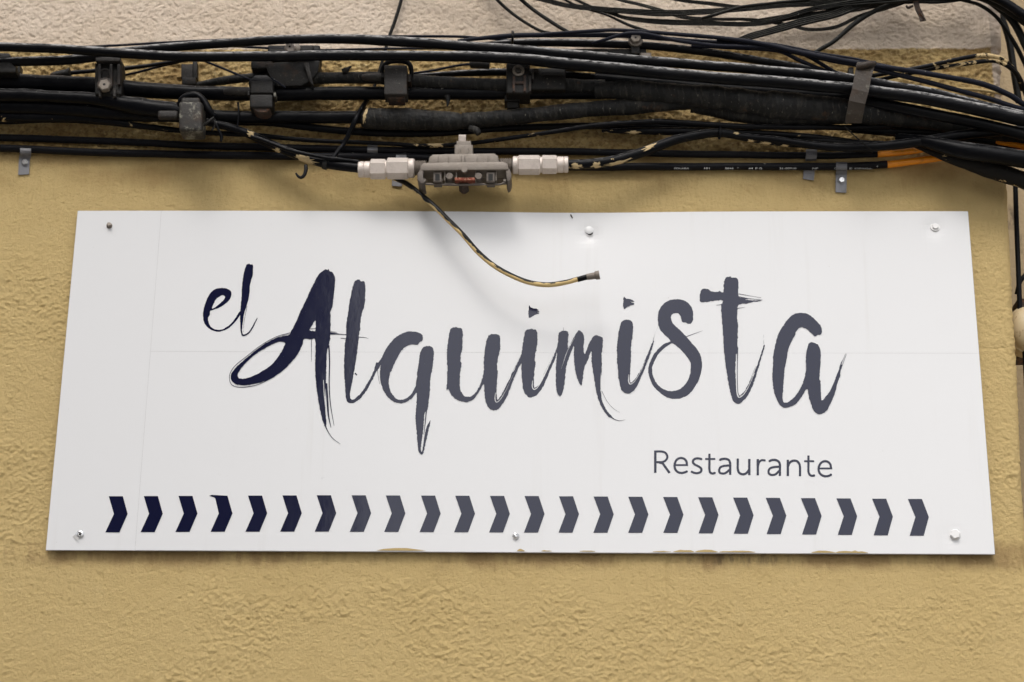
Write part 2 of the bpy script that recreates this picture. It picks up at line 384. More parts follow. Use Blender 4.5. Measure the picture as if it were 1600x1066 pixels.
wm.over(wm.math('MULTIPLY', wm.ramp(wm.noise(22, 5, 0.7, loc=(2, 2, 2)), 0.5, 0.75), 0.3), (0.64, 0.49, 0.24))
wm.over(wm.math('MULTIPLY', wm.ramp(wm.noise(130, 3, 0.6, loc=(6, 2, 2)), 0.68, 0.74), 0.35), (0.30, 0.20, 0.08))
crz = wm.math('MULTIPLY', wm.ramp(pz_, ST+0.10, ST+0.12), 1.0)
wm.over(wm.math('MULTIPLY', crz, wm.math('MULTIPLY', wm.ramp(wm.noise(95, 4, 0.7, (1, 1, 1.4), (1, 5, 2)), 0.47, 0.6), 0.7)), (0.23, 0.145, 0.06))
wm.over(wm.math('MULTIPLY', crz, wm.math('MULTIPLY', wm.ramp(wm.noise(130, 3, 0.7, (1, 1, 1.4), (4, 5, 2)), 0.56, 0.66), 0.6)), (0.68, 0.55, 0.30))
# brown grime that has run down behind the cables, then a patchy brown band and a soot stain under the board's lower edge
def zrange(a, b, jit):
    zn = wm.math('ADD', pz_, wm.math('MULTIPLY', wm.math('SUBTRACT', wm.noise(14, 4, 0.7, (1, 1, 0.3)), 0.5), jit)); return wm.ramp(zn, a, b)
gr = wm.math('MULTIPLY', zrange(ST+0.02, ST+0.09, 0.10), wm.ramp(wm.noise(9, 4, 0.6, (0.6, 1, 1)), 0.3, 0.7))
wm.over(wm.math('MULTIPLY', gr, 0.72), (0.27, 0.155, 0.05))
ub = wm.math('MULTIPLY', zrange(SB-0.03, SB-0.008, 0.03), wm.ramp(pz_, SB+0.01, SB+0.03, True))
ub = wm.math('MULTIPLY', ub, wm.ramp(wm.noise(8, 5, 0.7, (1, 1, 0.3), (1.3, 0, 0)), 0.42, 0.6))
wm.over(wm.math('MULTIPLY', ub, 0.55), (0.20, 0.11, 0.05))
sx0 = float(W(1125, 872)[0])
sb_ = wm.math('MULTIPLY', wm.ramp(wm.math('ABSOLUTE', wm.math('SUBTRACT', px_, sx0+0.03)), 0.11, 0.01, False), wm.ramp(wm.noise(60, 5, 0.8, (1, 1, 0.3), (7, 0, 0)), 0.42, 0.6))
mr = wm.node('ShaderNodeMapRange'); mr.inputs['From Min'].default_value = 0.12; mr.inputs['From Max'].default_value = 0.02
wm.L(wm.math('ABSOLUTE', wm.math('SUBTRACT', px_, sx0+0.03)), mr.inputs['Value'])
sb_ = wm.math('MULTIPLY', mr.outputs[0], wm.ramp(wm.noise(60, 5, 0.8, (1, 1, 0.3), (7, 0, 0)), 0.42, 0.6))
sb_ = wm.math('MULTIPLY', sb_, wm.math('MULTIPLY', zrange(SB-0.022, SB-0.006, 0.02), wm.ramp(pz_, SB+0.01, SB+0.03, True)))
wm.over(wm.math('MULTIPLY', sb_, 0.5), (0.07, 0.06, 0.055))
zn = wm.math('ADD', pz_, wm.math('MULTIPLY', wm.math('SUBTRACT', wm.noise(60, 5, 0.7), 0.5), 0.012))
up = wm.ramp(zn, ZB-0.0015, ZB+0.0015)
c2 = wm.node('ShaderNodeMix', data_type='RGBA'); wm.L(up, c2.inputs[0]); wm.L(wm.col, c2.inputs[6])
c3 = wm.node('ShaderNodeMix', data_type='RGBA'); wm.L(wm.ramp(wm.noise(7, 5, 0.65, loc=(3, 1, 1)), 0.35, 0.7), c3.inputs[0])
c3.inputs[6].default_value = (0.75, 0.625, 0.50, 1); c3.inputs[7].default_value = (0.69, 0.56, 0.43, 1)
wm.L(c3.outputs[2], c2.inputs[7]); wm.col = c2.outputs[2]; wm.L(wm.col, wm.b.inputs['Base Color'])
bead = wm.math('MULTIPLY', wm.ramp(px_, BEADX-0.002, BEADX+0.002), wm.ramp(pz_, ZB-0.12, ZB-0.09))
wm.over(bead, (0.55, 0.45, 0.36)); wm.over(wm.math('MULTIPLY', wm.math('MULTIPLY', up, wm.ramp(wm.noise(170, 3, 0.6, loc=(8, 2, 2)), 0.63, 0.72)), 0.5), (0.33, 0.23, 0.15))
wm.bump(wm.noise(290, 4, 0.8), 0.0045, 0.8)
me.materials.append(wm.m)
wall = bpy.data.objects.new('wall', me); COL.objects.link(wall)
tag(wall, 'ochre painted rough render wall with a cream band along its top and a rounded corner', 'wall')

# neighbouring wall set back beyond the corner
nb = Mat('stained_plaster', (0.44, 0.335, 0.20), 0.9)
nb.over(nb.ramp(nb.noise(12, 6, 0.7, (1, 1, 0.35)), 0.56, 0.68), (0.09, 0.065, 0.045)); nb.bump(nb.noise(150, 5), 0.004)
x0 = XE0+0.0
o = mesh_obj('side_wall', [(x0-0.1, 0.42, ZG), (x0+3.5, 0.42, ZG), (x0+3.5, 0.42, 2.4), (x0-0.1, 0.42, 2.4),
                       (x0-0.1, 0.6, ZG), (x0+3.5, 0.6, ZG), (x0+3.5, 0.6, 2.4), (x0-0.1, 0.6, 2.4)],
          [(0, 1, 2, 3), (5, 4, 7, 6), (3, 2, 6, 7), (1, 5, 6, 2), (0, 3, 7, 4)], nb.m)
tag(o, 'stained brown plaster wall set back beyond the rounded corner at the right edge', 'wall')

# the house across the street, which the left-hand letters mirror
def reflect_edge(px, py, Y):
    p = W(px, py, 0.017); v = ray(px, py); t = (Y-p[1])/(-v[1]); return p[0]+v[0]*t
YH = -7.0
XH = float(reflect_edge(388, 600, YH))
fm = Mat('facade_paint', (0.16, 0.12, 0.085), 0.85); fm.over(fm.math('MULTIPLY', fm.noise(2, 5), 0.5), (0.10, 0.08, 0.06))
gl = Mat('window_glass', (0.02, 0.022, 0.025), 0.08)
sh = Mat('dark_shutter', (0.03, 0.035, 0.028), 0.6)
hroot = thing('house', (XH-3.5, YH, ZG), 'brown house across the street, mirrored darkly in the left letters', 'house')
def cuboid(name, x0, x1, y0, y1, z0, z1, mat, parent, bev=0.0):
    bm = bmesh.new(); bmesh.ops.create_cube(bm, size=1)
    for v in bm.verts: v.co = Vector(((x0+x1)/2+v.co.x*(x1-x0), (y0+y1)/2+v.co.y*(y1-y0), (z0+z1)/2+v.co.z*(z1-z0)))
    if bev: bmesh.ops.bevel(bm, geom=bm.edges[:], offset=bev, segments=2, profile=0.5, affect='EDGES')
    return bm_obj(name, bm, mat, parent)
HT = 7.4
cuboid('wall', XH-7.5, XH, YH-6, YH, ZG, HT, fm.m, hroot)
cuboid('roof', XH-7.7, XH+0.12, YH-6.2, YH+0.2, HT+0.003, HT+0.16, sh.m, hroot)
for fl in range(2):
    for k in range(3):
        xc = XH-1.4-k*2.2; z0 = -0.9+fl*2.9
        wf = cuboid('window', xc-0.5, xc+0.5, YH+0.003, YH+0.07, z0, z0+1.5, sh.m, hroot)
        cuboid('pane', xc-0.42, xc+0.42, YH+0.075, YH+0.085, z0+0.08, z0+1.42, gl.m, wf)
cuboid('door', XH-1.9, XH-0.9, YH+0.003, YH+0.06, ZG+0.002, ZG+1.45, sh.m, hroot)

# ---------------------------------------------------------------- the sign
D0 = 0.0105
KS = (2.89326591-D0)/(2.89326591-0.016)
PX = float(CAMP[0]*(1-KS)); PZ = float(CAMP[2]*(1-KS))
def front(x, z):      # depth of the board's front face: pulled in by the top centre screw
    cx = float(W(905, 340)[0])
    s = 0.0058*np.exp(-((x-cx)/0.16)**2)*np.exp(-((ST-z)/0.10)**2)
    s = s+0.0010*np.sin(x*5+1.0)
    for (a, b) in ((920, 362), (1460, 355)):
        p = W(a, b, 0.017); s = s+0.0022*np.exp(-((x-p[0])**2+(z-p[2])**2)/0.016**2)
    p = W(1492, 836, 0.017); s = s+0.0015*np.exp(-((x-p[0])**2+(z-p[2])**2)/0.012**2)
    return D0-s
def WS(px, py, eps=0.0006):
    px = np.asarray(px, float); py = np.asarray(py, float)
    d = np.full(px.shape, D0)
    for _ in range(4):
        p = W(px, py, d+eps); d = front(p[..., 0], p[..., 2])
    return W(px, py, d+eps)
SW, SH = 1.5*KS, 0.58628*KS
sign = thing('restaurant_sign', (0, 0, 0), 'white rectangular wall sign lettered el Alquimista Restaurante with a row of navy arrows', 'sign')
def plate(name, x0, x1, z0, z1, eps, thick, mat, step=0.008, jag=0.0):
    nx = max(2, int((x1-x0)/step)); nz = max(2, int((z1-z0)/step))
    xs = np.linspace(x0, x1, nx+1); zs = np.linspace(z0, z1, nz+1)
    V = []; Fc = []; x0 += PX; x1 += PX; z0 += PZ; z1 += PZ; xs = xs+PX; zs = zs+PZ
    for z in zs:
        for x in xs: V.append((x, -(float(front(x, z))+eps), z))
    n1 = nx+1
    for j in range(nz):
        for i in range(nx): a = j*n1+i; Fc.append((a, a+1, a+n1+1, a+n1))
    # side walls
    ring = [i for i in range(n1)]+[j*n1+nx for j in range(1, nz+1)]+[nz*n1+i for i in range(nx-1, -1, -1)]+[j*n1 for j in range(nz-1, 0, -1)]
    b = len(V)
    for i in range(b): v = V[i]; V.append((v[0], v[1]+thick, v[2]))
    m = len(ring)
    for i in range(m): j = (i+1) % m; Fc.append((ring[i], b+ring[i], b+ring[j], ring[j]))
    for j in range(nz):
        for i in range(nx): a = b+j*n1+i; Fc.append((a+n1, a+n1+1, a+1, a))
    return mesh_obj(name, V, Fc, mat, sign)
plate('panel', -SW/2, SW/2, -SH/2, SH/2, 0.0, 0.0032, M_EDGE)
sx_ = float(WS(np.array(245.), np.array(420.))[0]); sz_ = float(WS(np.array(800.), np.array(551.))[2])
e = 0.0008; gp = 0.00013; sx_ -= PX; sz_ -= PZ
plate('film_sheet', -SW/2+e*0.4, sx_-gp, -SH/2+e*0.6, SH/2-e*0.5, 0.0003, 0.00025, M_FILM)
plate('film_sheet', sx_+gp, SW/2-e*0.6, sz_+gp, SH/2-e*0.5, 0.0003, 0.00025, M_FILM)
plate('film_sheet', sx_+gp, SW/2-e*0.6, -SH/2+e, sz_-gp, 0.0003, 0.00025, M_FILM)

# ---- lettering: shapes are filled on a fine grid, edges given brush roughness, then meshed flat
def cut_mesh(name, polys, strokes=(), cuts=(), z=None, res=0.42, noise=0.9, eps=0.0006, mat=None, parent=None, sm=True, seed=1, butt=False, label=None):
    """polys: closed outlines (even-odd); strokes/cuts: [(x,y,w)...]; all in a zoomed frame z=(ox,oy,scale)"""
    ox, oy, sc = z
    def cv(P):
        P = np.array([tuple(p) for p in P], float); P[:, 0] = ox+P[:, 0]/sc; P[:, 1] = oy+P[:, 1]/sc
        if P.shape[1] > 2: P[:, 2] /= sc
        return P
    PP = [smooth_pts(cv(p), 5, True) if sm else cv(p) for p in polys]
    ST_ = [smooth_pts(cv(s), 6) if len(s) > 2 or sm else cv(s) for s in strokes]
    CT = [smooth_pts(cv(s), 6) for s in cuts]
    allp = np.concatenate([p[:, :2] for p in PP+ST_])
    x0, y0 = allp.min(0)-4; x1, y1 = allp.max(0)+4
    xs = np.arange(x0, x1, res); ys = np.arange(y0, y1, res)
    X, Y = np.meshgrid(xs, ys)
    if noise:
        dx = noise*1.5*(fbm(X/2.6+50, Y/2.6+50, seed, 2)-0.5); dy = noise*1.5*(fbm(X/2.6+90, Y/2.6+20, seed+7, 2)-0.5)
        QX, QY = X+dx, Y+dy
    else: QX, QY = X, Y
    ins = np.zeros(X.shape, bool)
    for p in PP:
        a = p; b = np.roll(p, -1, 0)
        for (ax, ay), (bx_, by_) in zip(a, b):
            if ay == by_: continue
            lo, hi = min(ay, by_), max(ay, by_)
            j0 = max(0, int((lo-y0)/res)-4); j1 = min(len(ys), int((hi-y0)/res)+5)
            if j1 <= j0: continue
            qy = QY[j0:j1]; qx = QX[j0:j1]
            c = (qy >= lo) & (qy < hi) & (qx < ax+(qy-ay)*(bx_-ax)/(by_-ay))
            ins[j0:j1] ^= c
    f = ins.astype(np.float32)
    f = (f+np.roll(f, 1, 0)+np.roll(f, -1, 0)+np.roll(f, 1, 1)+np.roll(f, -1, 1))/5.0
    f = (f+np.roll(f, 1, 0)+np.roll(f, -1, 0)+np.roll(f, 1, 1)+np.roll(f, -1, 1))/5.0
    def stroke(P, sgn):
        nonlocal f
        for i, (a, b) in enumerate(zip(P[:-1], P[1:])):
            rm = max(a[2], b[2])/2+1.5
            i0 = max(0, int((min(a[0], b[0])-rm-x0)/res)); i1 = min(len(xs), int((max(a[0], b[0])+rm-x0)/res)+2)
            j0 = max(0, int((min(a[1], b[1])-rm-y0)/res)); j1 = min(len(ys), int((max(a[1], b[1])+rm-y0)/res)+2)
            qx = X[j0:j1, i0:i1]; qy = Y[j0:j1, i0:i1]
            if qx.size == 0: continue
            d = b[:2]-a[:2]; L2 = float(d@d)+1e-9
            t0 = ((qx-a[0])*d[0]+(qy-a[1])*d[1])/L2; t = np.clip(t0, 0, 1)
            rr = (a[2]+(b[2]-a[2])*t)/2
            g = rr-np.hypot(qx-a[0]-t*d[0], qy-a[1]-t*d[1])
            if butt:
                L = math.sqrt(L2)
                if i == 0: g = np.minimum(g, t0*L)
                if i == len(P)-2: g = np.minimum(g, (1-t0)*L)
            g = np.clip(0.5+g/(2*res)*0.9, 0, 1)
            if sgn > 0: f[j0:j1, i0:i1] = np.maximum(f[j0:j1, i0:i1], g)
            else: f[j0:j1, i0:i1] = np.minimum(f[j0:j1, i0:i1], 1-g)
    for s in CT: stroke(s, -1)
    for s in ST_: stroke(s, 1)
    f[0] = f[-1] = 0; f[:, 0] = f[:, -1] = 0
    on = f > 0.5
    c = on[:-1, :-1].astype(int)+on[:-1, 1:]+on[1:, :-1]+on[1:, 1:]
    V = []; Fc = []; vid = {}
    def vert(x, y):
        k = (round(x*200), round(y*200))
        if k not in vid: vid[k] = len(V); V.append((x, y))
        return vid[k]
    for j in range(c.shape[0]):
        row = c[j]; full = row == 4; i = 0; n = len(row)
        d = np.flatnonzero(np.diff(np.concatenate([[0], full.astype(int), [0]])))
        for a, b in zip(d[::2], d[1::2]):
            while a < b:
                e_ = min(b, a+12)
                Fc.append((vert(xs[a], ys[j]), vert(xs[e_], ys[j]), vert(xs[e_], ys[j+1]), vert(xs[a], ys[j+1]))); a = e_
        for i in np.flatnonzero((row > 0) & (row < 4)):
            cor = [(xs[i], ys[j], f[j, i]), (xs[i+1], ys[j], f[j, i+1]), (xs[i+1], ys[j+1], f[j+1, i+1]), (xs[i], ys[j+1], f[j+1, i])]
            poly = []
            for k in range(4):
                p, q_ = cor[k], cor[(k+1) % 4]
                if p[2] > 0.5: poly.append(vert(p[0], p[1]))
                if (p[2] > 0.5) != (q_[2] > 0.5):
                    t = (0.5-p[2])/(q_[2]-p[2]); poly.append(vert(p[0]+t*(q_[0]-p[0]), p[1]+t*(q_[1]-p[1])))
            poly2 = [v for k, v in enumerate(poly) if v != poly[k-1]]
            if len(set(poly2)) >= 3 and len(set(poly2)) == len(poly2): Fc.append(tuple(poly2))
    V = np.array(V); P3 = WS(V[:, 0], V[:, 1], eps)
    Fc = [t[::-1] for t in Fc]
    o = mesh_obj(name, P3, Fc, mat or M_NAVY, parent or sign)
    if label: o['label'] = label
    return o
Z1 = (310, 405, 8.53); Z2 = (350, 410, 3.675); Z3 = (530, 420, 3.553); Z4 = (680, 470, 5.92); Z5 = (860, 450, 4.845)
Z6 = (1000, 450, 5.608); Z7 = (1080, 420, 4.846); Z8 = (1195, 480, 5.921)
E6, E8, E10 = 0.0006, 0.0008, 0.0010
cut_mesh('letter', [
    [(160, 690), (150, 745), (132, 775), (132, 820), (150, 880), (190, 922), (250, 942), (310, 938), (370, 910), (430, 865), (490, 790), (550, 700), (562, 735), (520, 800), (460, 872), (400, 922), (320, 958), (250, 966), (180, 950), (120, 905), (80, 850), (62, 780), (65, 700), (75, 640), (95, 580), (125, 510), (170, 440), (230, 398), (300, 384), (370, 390), (425, 420), (440, 460), (430, 510), (400, 560), (340, 610), (270, 650), (185, 680)],
    [(180, 660), (240, 630), (300, 580), (340, 540), (352, 500), (325, 480), (290, 495), (240, 530), (210, 580)]],
    z=Z1, eps=E6, noise=0.5, seed=3)
cut_mesh('letter', [[(635, 95), (645, 72), (680, 62), (695, 76), (722, 72), (730, 110), (722, 220), (690, 330), (683, 430), (665, 540), (640, 630), (612, 720), (592, 850), (582, 950), (592, 998), (612, 1003), (650, 985), (700, 930), (750, 840), (785, 780), (790, 785), (755, 860), (710, 945), (655, 1005), (605, 1025), (572, 1005), (558, 900), (557, 700), (575, 500), (585, 330), (612, 160)]],
    [[(648, 630, 5), (625, 740, 4), (607, 850, 4), (600, 975, 3)]], z=Z1, eps=E8, noise=0.5, seed=4)
cut_mesh('letter', [
    [(538, 78), (560, 55), (582, 42), (596, 44), (601, 36), (606, 50), (625, 60), (638, 90), (636, 130), (630, 200), (620, 262), (611, 280), (612, 322), (611, 400), (608, 450), (600, 480), (590, 520), (588, 600), (586, 680), (582, 740), (580, 820), (584, 880), (588, 935), (568, 915), (552, 850), (540, 780), (528, 690), (523, 600), (525, 520), (522, 440), (500, 441), (458, 440), (452, 470), (425, 525), (388, 572), (340, 620), (295, 652), (240, 680), (180, 698), (110, 707), (62, 697), (40, 668), (45, 635), (80, 592), (135, 545), (200, 492), (268, 448), (325, 428), (372, 418), (384, 398), (410, 350), (430, 302), (468, 222), (508, 135)],
    [(92, 668), (150, 660), (210, 630), (270, 590), (318, 532), (345, 482), (350, 464), (318, 455), (255, 482), (190, 522), (135, 568), (92, 618), (78, 648)],
    [(524, 333), (505, 362), (490, 388), (505, 393), (525, 391)]],
    [[(602, 480, 8), (606, 570, 7), (604, 700, 6), (612, 820, 5), (632, 938, 2)], [(588, 700, 12), (594, 800, 11), (600, 880, 8), (614, 948, 3)],
     [(578, 925, 10), (592, 962, 5), (622, 1008, 3), (668, 1043, 1.6)], [(572, 900, 6), (578, 940, 3)],
     [(610, 408, 13), (640, 410, 8), (668, 413, 3.5), (702, 415, 3)], [(608, 397, 3), (650, 402, 2)], [(672, 436, 2), (742, 442, 2)], [(502, 443, 3.5), (502, 500, 2.5), (502, 570, 1.6)],
     [(378, 405, 3), (300, 428, 3), (215, 475, 3), (130, 540, 3), (62, 596, 3), (33, 645, 3), (36, 690, 3), (62, 712, 3), (120, 716, 4), (200, 700, 3), (290, 656, 3)], [(372, 412, 2), (290, 440, 2), (160, 525, 2)],
     [(490, 383, 3), (525, 380, 3)]],
    [[(571, 676, 3.5), (575, 750, 5), (580, 800, 4), (590, 870, 3)]], z=Z2, eps=E10, noise=0.8, seed=5)
cut_mesh('letter', [[(78, 90), (90, 66), (112, 60), (120, 70), (140, 72), (146, 100), (142, 190), (125, 255), (117, 310), (117, 340), (112, 350), (106, 410), (97, 485), (84, 560), (70, 640), (60, 700), (68, 727), (88, 720), (122, 688), (160, 630), (190, 570), (205, 522), (218, 520), (240, 492), (228, 542), (207, 570), (182, 622), (142, 690), (102, 733), (65, 748), (40, 730), (32, 650), (27, 560), (30, 440), (38, 370), (40, 312), (55, 200), (68, 130)]],
    [[(0, 363, 4), (40, 367, 3)], [(108, 380, 4), (135, 381, 3), (162, 387, 1.5)], [(8, 385, 2), (36, 388, 2)], [(212, 550, 3), (217, 600, 2), (224, 640, 1.5)], [(222, 520, 6), (242, 488, 2)], [(90, 582, 8), (97, 590, 6)]],
    z=Z3, eps=E6, noise=0.8, seed=6)
cut_mesh('letter', [[(238, 492), (268, 432), (310, 385), (360, 355), (410, 348), (452, 360), (465, 378), (460, 400), (448, 406), (435, 422), (400, 422), (360, 440), (330, 478), (328, 484), (308, 522), (290, 565), (278, 600), (275, 635), (288, 685), (318, 722), (350, 727), (390, 706), (420, 662), (430, 615), (438, 540), (450, 465), (465, 437), (490, 430), (515, 435), (525, 460), (520, 540), (508, 600), (504, 655), (500, 710), (490, 785), (474, 800), (470, 860), (462, 930), (453, 1000), (459, 1018), (466, 980), (474, 920), (488, 872), (508, 840), (497, 890), (484, 950), (468, 1022), (455, 1032), (440, 1010), (432, 930), (425, 850), (425, 790), (430, 730), (428, 688), (400, 722), (350, 747), (300, 736), (258, 697), (233, 640), (226, 580), (232, 525)]],
    [[(484, 788, 7), (478, 850, 5), (470, 920, 3)]], [[(284, 575, 3), (281, 630, 4), (294, 682, 3), (325, 716, 3)], [(482, 790, 2), (473, 870, 4), (466, 950, 4)]], z=Z3, eps=E8, noise=0.8, seed=7)
cut_mesh('letter', [[(135, 285), (150, 255), (190, 243), (205, 253), (240, 255), (254, 290), (252, 400), (247, 460), (236, 500), (234, 560), (241, 572), (236, 640), (228, 700), (228, 800), (240, 842), (270, 880), (310, 888), (350, 873), (400, 810), (430, 740), (448, 655), (450, 560), (463, 430), (480, 348), (500, 318), (540, 308), (590, 318), (603, 360), (598, 455), (580, 540), (574, 580), (574, 640), (580, 650), (572, 740), (567, 830), (573, 915), (602, 888), (650, 800), (700, 700), (760, 580), (800, 490), (802, 555), (770, 625), (720, 740), (670, 870), (620, 960), (580, 1000), (535, 1012), (495, 990), (468, 930), (455, 850), (448, 768), (400, 852), (360, 907), (310, 935), (260, 935), (200, 915), (150, 870), (118, 815), (104, 838), (107, 780), (112, 620), (108, 500), (120, 370)]],
    [[(700, 690, 2), (745, 600, 2), (790, 500, 1.5)]], [[(558, 850, 5), (553, 905, 8), (566, 938, 9), (600, 915, 8), (650, 835, 5), (700, 730, 3), (745, 640, 2)]], z=Z4, eps=E10, noise=1.0, seed=8)
cut_mesh('letter', [[(830, 295), (845, 271), (885, 262), (930, 268), (945, 300), (945, 390), (935, 460), (924, 500), (921, 560), (928, 570), (920, 640), (914, 700), (913, 790), (922, 803), (960, 778), (1010, 690), (1060, 590), (1122, 465), (1115, 525), (1060, 650), (1000, 790), (950, 860), (900, 893), (860, 890), (820, 840), (805, 770), (797, 650), (797, 610), (800, 600), (797, 540), (805, 440), (815, 370)],
    [(866, 60), (872, 45), (890, 65), (930, 75), (968, 92), (935, 93), (970, 104), (940, 106), (965, 116), (920, 132), (878, 160), (865, 148)]],
    [[(1000, 690, 2), (1050, 590, 2), (1112, 470, 1.5)]], [[(901, 740, 5), (898, 795, 8), (915, 820, 9), (950, 798, 7), (1000, 715, 4), (1040, 630, 3)]], z=Z4, eps=E6, noise=1.0, seed=9)
cut_mesh('letter', [[(63, 350), (85, 327), (128, 328), (136, 355), (132, 455), (150, 425), (180, 372), (200, 335), (220, 321), (245, 340), (255, 380), (251, 455), (260, 500), (285, 440), (310, 390), (330, 365), (350, 357), (390, 375), (398, 395), (395, 450), (387, 510), (390, 570), (387, 650), (380, 720), (383, 800), (398, 870), (430, 930), (468, 978), (485, 992), (440, 976), (400, 920), (368, 860), (343, 760), (325, 650), (312, 550), (309, 478), (285, 540), (255, 610), (245, 690), (232, 740), (205, 690), (188, 620), (178, 540), (178, 440), (160, 480), (135, 540), (118, 610), (110, 700), (98, 770), (72, 822), (45, 770), (40, 680), (45, 560), (50, 480), (38, 505), (0, 610), (-8, 600), (15, 545), (40, 475), (55, 430)]],
    [[(470, 988, 5), (520, 1005, 3.5), (570, 998, 1.5)], [(388, 780, 3), (430, 860, 2), (480, 915, 2), (525, 942, 1.5)], [(99, 300, 2), (99, 332, 3)]],
    [[(184, 378, 2), (130, 475, 4), (82, 612, 2)], [(384, 640, 3), (381, 740, 4), (388, 800, 2)]], z=Z5, eps=E8, noise=0.9, seed=10)
cut_mesh('letter', [[(530, 273), (545, 250), (575, 242), (612, 250), (625, 280), (622, 370), (611, 430), (611, 490), (606, 600), (603, 690), (610, 717), (640, 690), (690, 610), (740, 490), (780, 395), (772, 450), (740, 545), (700, 642), (660, 732), (620, 785), (585, 800), (545, 780), (520, 710), (512, 620), (503, 540), (506, 520), (503, 450), (508, 400), (518, 330)],
    [(553, 75), (560, 66), (575, 80), (610, 88), (638, 104), (605, 103), (636, 122), (600, 135), (563, 158), (553, 148)]],
    [[(776, 400, 3), (790, 355, 1.5), (822, 272, 1.2)]], [[(592, 655, 4), (593, 708, 8), (606, 728, 8), (640, 703, 6), (685, 630, 3), (720, 550, 2)]], z=Z5, eps=E10, noise=0.9, seed=11)
cut_mesh('letter', [[(160, 320), (157, 250), (170, 190), (205, 140), (260, 108), (320, 100), (380, 108), (430, 140), (460, 190), (465, 250), (462, 290), (440, 315), (415, 312), (400, 303), (370, 298), (352, 240), (330, 223), (300, 222), (275, 240), (274, 275), (290, 315), (340, 360), (400, 420), (460, 490), (510, 550), (538, 620), (543, 690), (525, 780), (480, 870), (430, 930), (370, 962), (300, 973), (230, 955), (160, 905), (105, 840), (75, 750), (78, 680), (110, 600), (150, 545), (210, 490), (265, 466), (215, 410), (175, 362)],
    [(290, 487), (250, 503), (190, 548), (145, 607), (112, 680), (108, 740), (130, 810), (180, 870), (240, 900), (300, 902), (350, 885), (400, 840), (435, 770), (445, 710), (440, 650), (400, 590), (350, 535)]],
    [[(405, 428, 6), (480, 400, 4), (552, 375, 1.5)]], z=Z6, eps=E6, noise=0.6, seed=12)
cut_mesh('letter', [[(248, 98), (265, 68), (300, 60), (310, 68), (345, 70), (358, 100), (360, 210), (400, 216), (430, 230), (400, 233), (440, 238), (542, 240), (470, 252), (430, 262), (358, 273), (350, 330), (350, 400), (355, 412), (352, 520), (350, 620), (337, 700), (336, 800), (345, 925), (362, 967), (400, 932), (450, 842), (500, 730), (552, 572), (556, 590), (530, 680), (495, 800), (455, 910), (410, 985), (362, 1022), (320, 1005), (298, 940), (275, 830), (257, 700), (247, 590), (240, 480), (236, 452), (232, 380), (226, 280), (238, 240), (160, 244), (74, 253), (66, 210), (70, 175), (90, 153), (130, 155), (155, 172), (195, 176), (215, 170), (242, 178)]],
    [[(360, 190, 4), (440, 205, 3), (530, 219, 2)], [(360, 212, 5), (440, 226, 4), (540, 236, 2)], [(350, 301, 5), (380, 296, 3), (410, 291, 1.5)], [(190, 277, 2), (235, 270, 5)], [(548, 500, 1.3), (550, 570, 2.5)], [(556, 600, 1.5), (575, 608, 1)],
     [(352, 600, 8), (350, 700, 6), (349, 800, 5), (353, 930, 5), (366, 962, 4), (400, 935, 3)], [(440, 860, 2), (480, 760, 2), (492, 735, 1.5)]],
    [[(341, 648, 4), (341, 800, 6), (346, 930, 8), (362, 974, 8), (402, 945, 6), (440, 880, 5), (480, 790, 3)]], z=Z7, eps=E8, noise=1.0, seed=13)
cut_mesh('letter', [[(185, 150), (230, 95), (280, 62), (340, 53), (400, 65), (460, 110), (510, 165), (528, 205), (522, 250), (505, 258), (492, 254), (467, 270), (430, 240), (390, 205), (350, 188), (320, 190), (285, 235), (282, 252), (250, 310), (218, 390), (205, 470), (185, 570), (175, 680), (168, 780), (165, 850), (180, 882), (215, 880), (270, 835), (330, 750), (365, 660), (380, 580), (380, 480), (390, 390), (403, 345), (418, 330), (440, 325), (465, 332), (492, 348), (512, 390), (518, 480), (510, 580), (505, 670), (515, 680), (517, 740), (522, 860), (540, 858), (600, 780), (650, 670), (680, 590), (700, 532), (718, 540), (700, 600), (698, 650), (688, 655), (655, 770), (650, 790), (610, 890), (570, 960), (510, 990), (460, 970), (430, 900), (405, 820), (390, 755), (340, 830), (280, 900), (200, 930), (150, 915), (110, 850), (80, 750), (70, 640), (76, 530), (80, 440), (100, 340), (130, 240)]],
    [[(705, 530, 8), (722, 490, 4), (748, 428, 2)], [(718, 535, 4), (750, 448, 3), (758, 425, 1.5)], [(702, 530, 4), (712, 495, 2)]], z=Z8, eps=E10, noise=0.8, seed=14)

